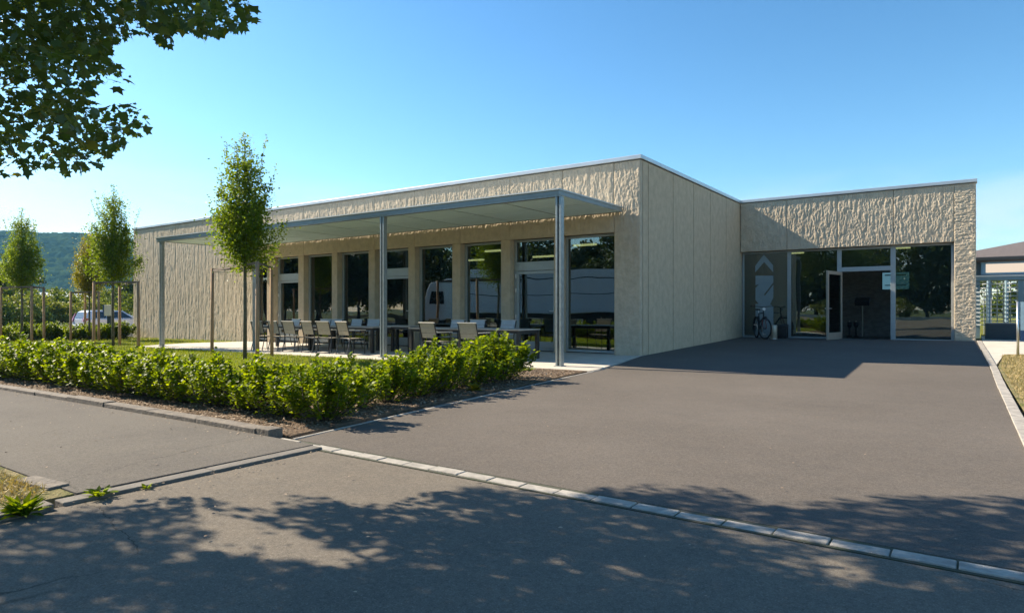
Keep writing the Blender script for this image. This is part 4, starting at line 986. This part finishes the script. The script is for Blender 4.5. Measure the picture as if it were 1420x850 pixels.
# ------------------------------------------------------------------ trees and bushes in the distance
def far_crown(seed, rx, rz, n, leaf, clumps=46, flat=.0):
    rg = np.random.default_rng(seed); C = []; N = []
    for k in range(clumps):
        d = rnd_unit(rg, 1)[0]; d[2] = d[2] * .9 + .12; rad = rg.uniform(.45, 1.0); c_ = d * rad * np.array([rx, rx, rz]) * rg.uniform(.75, 1.05); s_ = rx * rg.uniform(.16, .36)
        m_ = n // clumps; q = rnd_unit(rg, m_); P = c_ + q * s_ * (rg.uniform(.3, 1, (m_, 1)) ** .5) * np.array([1, 1, .75]); C.append(P); N.append(q + np.array([0, 0, .5]) + rnd_unit(rg, m_) * .6)
    C = np.concatenate(C); C[:, 2] += rz; C[:, 2] = np.maximum(C[:, 2], .03); N = np.concatenate(N)
    return leaf_mesh('crown', C, rnd_unit(rg, len(C)), N, rg.uniform(.6, 1.3, len(C)) * leaf)
def far_tree(seed, m, rx, rz, trunk, n=3200, leaf=.28):
    t = thing('background_tree', 'tree', 'tree'); c_ = link('crown', far_crown(seed, rx, rz, n, leaf), m, t); c_.location = (0, 0, trunk)
    s_ = MB(); s_.tube([(0, 0, -.6), (.05, 0, trunk * .6 + .3), (0, .05, trunk + rz * .8)], [.05 * rx + .06, .04 * rx + .04, .03], 8)
    for k in range(5): a = k * 1.26; s_.tube([(0, 0, trunk * .8 + .3 * rz), (rx * .4 * math.cos(a), rx * .4 * math.sin(a), trunk + rz * 1.1)], [.05, .02], 5)
    s_.build('trunk', M['bark'], t); return t
PROT = {}
def put_far(kind, x, y, z, sc, rz, label, group, name=None):
    spec = {'bush': (51, M['bush1'], 2.0, 1.6, .0, 3000, .20), 'bush_pale': (52, M['bush3'], 1.9, 1.5, .0, 2800, .19), 'tree': (53, M['bush1'], 2.6, 3.0, 1.6, 3600, .27), 'dark': (54, M['bush2'], 3.0, 3.3, 1.8, 4200, .30), 'big': (55, M['bush2'], 5.6, 5.4, .2, 7000, .46)}
    if kind not in PROT:
        PROT[kind] = far_tree(*[spec[kind][i] for i in (0, 1, 2, 3, 4, 5, 6)]); o = PROT[kind]; o.location = (x, y, z); o.rotation_euler = (0, 0, rz); o.scale = (sc,) * 3; tag(o, label, 'bush' if 'bush' in kind else 'tree', group)
    else: o = dup(PROT[kind], (x, y, z), rz, label, sc, group); o['category'] = 'bush' if 'bush' in kind else 'tree'
    if name: o.name = name
    elif 'bush' in kind: o.name = 'background_bush'
    return o
rb = random.Random(9)
BG = 'trees and bushes beyond the parking lot'
bl = {'bush': 'mid green bush beyond the parking lot below the wooded hill', 'bush_pale': 'pale sunlit bush beyond the parking lot below the wooded hill',
      'tree': 'mid green tree beyond the parking lot below the wooded hill', 'dark': 'dark green tree beyond the parking lot below the wooded hill'}
for (u, Zd, k, sc) in ((-45, 56, 'dark', .85), (-8, 58, 'tree', .78), (12, 62, 'dark', .80), (34, 50, 'bush', 1.05), (52, 55, 'bush_pale', 1.1), (20, 48, 'bush_pale', 1.0), (75, 60, 'bush', 1.15), (90, 56, 'bush_pale', .85), (105, 66, 'bush', 1.05), (122, 60, 'bush_pale', .95),
                       (138, 70, 'bush', 1.2), (150, 62, 'bush', .9), (165, 72, 'tree', .62), (182, 66, 'dark', .6), (200, 66, 'tree', .6), (60, 78, 'bush', 1.3), (110, 86, 'bush_pale', 1.3), (-30, 46, 'bush', 1.1), (2, 45, 'bush', .9), (140, 90, 'tree', .7), (85, 92, 'bush', 1.4), (178, 56, 'bush', 1.0), (-90, 60, 'bush', 1.2), (-150, 66, 'tree', .9), (-210, 62, 'bush_pale', 1.2), (-270, 75, 'dark', 1.0), (-340, 70, 'bush', 1.3), (-120, 80, 'tree', 1.0), (-420, 85, 'dark', 1.1)):
    p = on_depth(u, 460, Zd); put_far(k, p.x, p.y, gz(p.x, p.y) - .15, sc, rb.uniform(0, 6.28), bl[k], BG)
for k in range(12):
    put_far('dark' if k % 3 else 'tree', 7 + k * 4.2 + rb.uniform(-1, 1), 46 + rb.uniform(-3, 6), .2, rb.uniform(.6, .85), rb.uniform(0, 6.28), 'dark tree behind the gatehouse seen through the turnstiles' if k % 3 else 'mid green tree behind the gatehouse seen through the turnstiles', 'trees behind the gatehouse')
for k in range(7):
    put_far('bush', 8 + k * 3.3, 38 + rb.uniform(-1, 1), .1, rb.uniform(.7, .9), rb.uniform(0, 6.28), 'dense bush behind the gatehouse seen through the turnstiles', 'bushes behind the gatehouse')
# long pale shed far behind
p = on_depth(48, 405, 150); q = on_depth(150, 405, 158)
sd = thing('far_shed', 'long low shed with a pale roof far away below the wooded hill', 'shed', (p.x, p.y, gz(p.x, p.y)), math.atan2(q.y - p.y, q.x - p.x))
L = (q - p).length
MB().box(0, L, 0, 12, -1, 4.3).build('wall', M['shed_wall'], sd); MB().add([(-.4, -.6, 4.3), (L + .4, -.6, 4.3), (L + .4, 6, 5.6), (-.4, 6, 5.6), (L + .4, 12.6, 4.3), (-.4, 12.6, 4.3)], [(0, 1, 2, 3), (3, 2, 4, 5), (0, 3, 5), (1, 4, 2), (0, 5, 4, 1)]).build('roof', M['pale_roof'], sd)

# wooded hill
def hill():
    d0 = 880.; nu, nv = 520, 170; us = np.linspace(-460, 620, nu); ts = np.linspace(0, 1, nv)
    U, T = np.meshgrid(us, ts); dep = 560 + T * 420
    Xc = (U - 710) / F_PX * dep
    wx = CAM.x + Xc * CY - dep * SY; wy = CAM.y + Xc * SY + dep * CY
    crest = 100 - .03 * U + 2.2 * np.sin(U / 60. + 1) - 16 * np.clip((U - 200) / 400, 0, 1) ** 1.2
    prof = np.where(T < .8, np.sin(np.clip(T / .8, 0, 1) * math.pi / 2) ** 1.1, 1 - (T - .8) * .8)
    zz = crest * prof * (1 + .06 * perlin(U / 70., T * 4)) + 2.5 * perlin(U / 40., T * 7) * prof * (1 - T * .7)
    g = .9
    cr = np.zeros_like(zz); rg = np.random.default_rng(4)
    for s_, a in ((17., 3.0), (10., 3.4), (6., 2.4)): cr += a * np.abs(perlin(wx / s_, wy / s_) * 1.6)
    zz = zz + (5 - cr) * np.clip(prof * 6, 0, 1) - 2
    V = np.stack([wx, wy, zz], -1).reshape(-1, 3); idx = np.arange(nu * nv).reshape(nv, nu)
    Q = np.stack([idx[:-1, :-1], idx[:-1, 1:], idx[1:, 1:], idx[1:, :-1]], -1).reshape(-1, 4)
    m = mat('hill_forest', (.040, .066, .022), .95, color2=(.012, .026, .014), scale=.035, detail=10, lo=.40, hi=.62, spec=0)
    tag(link('hills', np_mesh('hills', V, Q.ravel(), np.arange(len(Q)) * 4, np.full(len(Q), 4)), m), kind='structure')
hill()

# ------------------------------------------------------------------ parked car and post sign
p = on_depth(116, 460, 40.0); a_car = YAW + R(55)
car = thing('parked_car', 'silver estate car with dark red tail lights parked beyond the lawn', 'car', (p.x, p.y, gz(p.x, p.y) + .005), a_car)
# local x forward, right rear corner near the origin: shift so that it sits at (0, 0)
Lc, Wc = 4.35, 1.74
prof_low = [(0, .34), (.02, .62), (.06, .95), (.9, .98), (2.9, .97), (3.5, .93), (4.15, .80), (4.33, .62), (4.35, .34), (4.2, .24), (.15, .24)]
def cb(prof, y0, y1): return [(x, y0, z) for x, z in prof]
mb = MB(); n = len(prof_low)
secs = [(0.02, .0), (.10, -.0), (.10, .0)]
ys = [(.0, .97), (.07, 1.0), (Wc - .07, 1.0), (Wc, .97)]
vs = []
for yy, s_ in ys: vs += [(Lc / 2 + (x - Lc / 2) * (s_ if s_ < 1 else 1), yy, .24 + (z - .24) * (.96 if s_ < 1 else 1)) for x, z in prof_low]
fs = [tuple(range(n - 1, -1, -1)), tuple(range(3 * n, 4 * n))]
for k in range(3):
    for i in range(n): fs.append((k * n + i, k * n + (i + 1) % n, (k + 1) * n + (i + 1) % n, (k + 1) * n + i))
mb.add(vs, fs); mb.build('body', M['silver_paint'], car, bevel=.02)
prof_top = [(.06, .952), (.30, 1.38), (.55, 1.475), (1.6, 1.50), (2.35, 1.44), (3.1, .965)]
n = len(prof_top); vs = []
for yy0, t in ((.05, 0), (Wc - .05, 0)):
    for x, z in prof_top:
        ins = (z - .95) * .28; vs.append((x, yy0 + (ins if yy0 < 1 else -ins), z))
mb = MB(); mb.add(vs, [tuple(range(n - 1, -1, -1)), tuple(range(n, 2 * n))] + [(i, (i + 1) % n, n + (i + 1) % n, n + i) for i in range(n)]); cab = mb.build('cabin', M['silver_paint'], car, bevel=.015)
def ins_y(z, side): return (.05 + (z - .95) * .28 - .012) if side == 0 else (Wc - .05 - (z - .95) * .28 + .012)
for side in (0, 1):
    for x0, x1, x2, x3 in ((.62, 1.32, 1.30, .72), (1.38, 2.12, 2.06, 1.38), (2.18, 2.86, 2.28, 2.14)):
        z0, z1 = 1.0, 1.40; vec = (0, -.008 if side == 0 else .008, 0)
        MB().prism([(x0, ins_y(z0, side), z0), (x1, ins_y(z0, side), z0), (x3 if x3 > x2 else x2, ins_y(z1, side), z1), (min(x2, x3), ins_y(z1, side), z1)], vec).build('window', M['car_glass'], car)
MB().prism([(.075, .17, 1.0), (.075, Wc - .17, 1.0), (.275, Wc - .25, 1.36), (.275, .25, 1.36)], (-.012, 0, .006)).build('rear_window', M['car_glass'], car)
MB().prism([(3.03, .16, 1.0), (3.03, Wc - .16, 1.0), (2.42, Wc - .24, 1.42), (2.42, .24, 1.42)], (.012, 0, .008)).build('windscreen', M['car_glass'], car)
for y0 in (.0, Wc):
    s_ = 1 if y0 == 0 else -1
    MB().prism([(.02, y0 + s_ * .02, .80), (.02, y0 + s_ * .24, .80), (.10, y0 + s_ * .22, 1.02), (.22, y0 + s_ * .17, 1.30), (.22, y0 + s_ * .09, 1.30), (.10, y0 + s_ * .06, 1.02)], (-.05, 0, .012)).build('tail_light', M['tail'], car, bevel=.01)
    MB().prism([(.10, y0 - s_ * .004, .84), (.30, y0 - s_ * .004, .90), (.34, y0 + s_ * .0, 1.0), (.10, y0 + s_ * .0, 1.0)], (0, -s_ * .012, 0)).build('tail_light', M['tail'], car)
    MB().prism([(4.05, y0 + s_ * .05, .62), (4.05, y0 + s_ * .40, .62), (4.0, y0 + s_ * .40, .76), (4.0, y0 + s_ * .05, .76)], (.30, 0, .0)).build('headlight', M['white_paint'], car, bevel=.02)
    MB().box(2.75, 2.95, min(y0 - s_ * .16, y0 - s_ * .01), max(y0 - s_ * .16, y0 - s_ * .01), .98, 1.10).build('mirror', M['silver_paint'], car, bevel=.02)
for x in (.78, 3.48):
    for y0 in (.10, Wc - .10):
        o = MB().lathe([(.20, -.10), (.30, -.105), (.315, -.06), (.315, .06), (.30, .105), (.20, .10)], 24, axis='Y').build('wheel', M['rubber'], car, smooth=True); o.location = (x, y0, .315)
        MB().lathe([(.0, -.108), (.19, -.10), (.195, -.08), (.195, .08), (.19, .10), (0, .108)], 18, axis='Y').build('rim', M['steel'], o)
MB().box(-.06, .10, .08, Wc - .08, .34, .60).build('bumper', M['silver_paint'], car, bevel=.04)
MB().box(-.075, -.062, Wc / 2 - .26, Wc / 2 + .26, .47, .57).build('number_plate', M['white_paint'], car)
p = on_depth(151, 451, 30.5)
ps = thing('post_sign', 'cream sign box on a dark post in front of the parked car', 'sign', (p.x, p.y, gz(p.x, p.y)), YAW)
zt = on_depth(151, 423, 30.5).z - gz(p.x, p.y); zb_ = on_depth(151, 438, 30.5).z - gz(p.x, p.y)
MB().box(-.09, .09, .0, .10, -.1, zb_).build('post', M['dark_wall'], ps); MB().box(-.20, .16, -.05, .15, zb_ + .002, zt).build('box', M['post_paint'], ps, bevel=.015); MB().box(-.26, -.202, -.05, .15, zb_ + .002, zt).build('side_strip', M['deep_blue'], ps)

# ------------------------------------------------------------------ across the road (seen in the panes)
tk = thing('lorry', 'white lorry with a tall box trailer parked across the road, mirrored in the windows', 'lorry', (-25.6, -20.3, gz(-25, -21)), math.atan2(-7.2, 10.3))
# local x runs from the cab front to the trailer end, y to the left
mb = MB(); mb.prism([(0, 0, .55), (.0, 0, 1.5), (.28, 0, 2.6), (.55, 0, 3.05), (2.2, 0, 3.45), (2.2, 0, .55)], (0, 2.45, 0)); mb.build('cab', M['white_paint'], tk, bevel=.08)
MB().prism([(.015, .2, 1.6), (.27, .25, 2.5), (.27, 2.2, 2.5), (.015, 2.25, 1.6)], (-.03, 0, .01)).build('windscreen', M['car_glass'], tk)
for y0 in (-.02, 2.45): MB().prism([(.45, y0, 1.65), (1.35, y0, 1.65), (1.35, y0, 2.45), (.62, y0, 2.45)], (0, .02, 0)).build('window', M['car_glass'], tk)
MB().box(2.7, 15.6, -.05, 2.5, 1.05, 4.0).build('trailer', M['trailer'], tk, bevel=.03)
m_ = MB()
for y0 in (-.056, 2.502): m_.box(2.7, 15.6, y0, y0 + .004, 3.35, 3.42); m_.box(2.7, 15.6, y0, y0 + .004, 2.3, 2.35)
m_.build('trim_line', M['dark_frame'], tk)
MB().box(2.2, 15.4, .5, 1.9, .7, 1.02).build('chassis', M['black'], tk)
for x in (.95, 3.6, 11.6, 12.9, 14.2):
    for y0 in (.18, 2.27):
        o = MB().lathe([(.25, -.15), (.47, -.155), (.5, -.1), (.5, .1), (.47, .155), (.25, .15)], 24, axis='Y').build('wheel', M['rubber'], tk, smooth=True); o.location = (x, y0, .5)
        MB().lathe([(0, -.14), (.24, -.12), (.26, .0), (.24, .12), (0, .14)], 16, axis='Y').build('rim', M['steel'], o)
wl2 = thing('far_kerb_wall', 'low pale wall along the far side of the road behind the camera', 'wall', (0, -59, gz(0, -59)))
MB().box(-80, 60, -.2, .2, -.2, .35).build('wall', M['render'], wl2)
for k in range(17):
    xx = -66 + k * 7.4 + rb.uniform(-1.5, 1.5); put_far('big', xx, -67 + rb.uniform(-3, 4), -.1, rb.uniform(.85, 1.25), rb.uniform(0, 6.28), 'tall dark tree across the road behind the camera', 'tall trees across the road')
for k in range(22):
    t_ = k / 21; xx = -150 + 100 * t_; yy = -18 - 34 * t_ ** 1.3
    put_far('big', xx + rb.uniform(-3, 3), yy + rb.uniform(-3, 3), -.3, rb.uniform(.95, 1.3), rb.uniform(0, 6.28), 'tall dark tree along the road far behind the hedge corner', 'tall trees along the road')
for k in range(30):
    t_ = k / 29; xx = -165 + 130 * t_; yy = -24 - 44 * t_ ** 1.2
    put_far('bush', xx + rb.uniform(-2, 2), yy + rb.uniform(-2, 2) - 3, -.3, rb.uniform(1.7, 2.4), rb.uniform(0, 6.28), 'broad dark bush under the tall trees along the road', 'undergrowth along the road')
for k in range(22):
    put_far('bush', -40 + k * 4.6 + rb.uniform(-1, 1), -72 + rb.uniform(-2, 2), -.3, rb.uniform(1.7, 2.3), rb.uniform(0, 6.28), 'broad dark bush under the tall trees across the road', 'undergrowth across the road')
for k in range(12):
    put_far('bush_pale', -50 + k * 8.2, -61.5 + rb.uniform(-.5, .5), -.1, rb.uniform(.8, 1.2), rb.uniform(0, 6.28), 'pale bush across the road behind the low wall', 'bushes across the road')

# ------------------------------------------------------------------ air
HAZE = 0.00028
if HAZE:
    hz = MB().box(-1500, 850, -690, 1650, -5.2, 190).build('haze', None); hz['kind'] = 'stuff'
    m = bpy.data.materials.new('haze_air'); m.use_nodes = True; n = m.node_tree.nodes; n.remove(n['Principled BSDF'])
    v = n.new('ShaderNodeVolumePrincipled'); v.inputs['Color'].default_value = (.22, .55, .80, 1); v.inputs['Density'].default_value = HAZE; v.inputs['Anisotropy'].default_value = 0
    m.node_tree.links.new(v.outputs[0], n['Material Output'].inputs['Volume']); hz.data.materials.append(m)
    tag(hz, 'thin blue haze over the valley', 'haze')
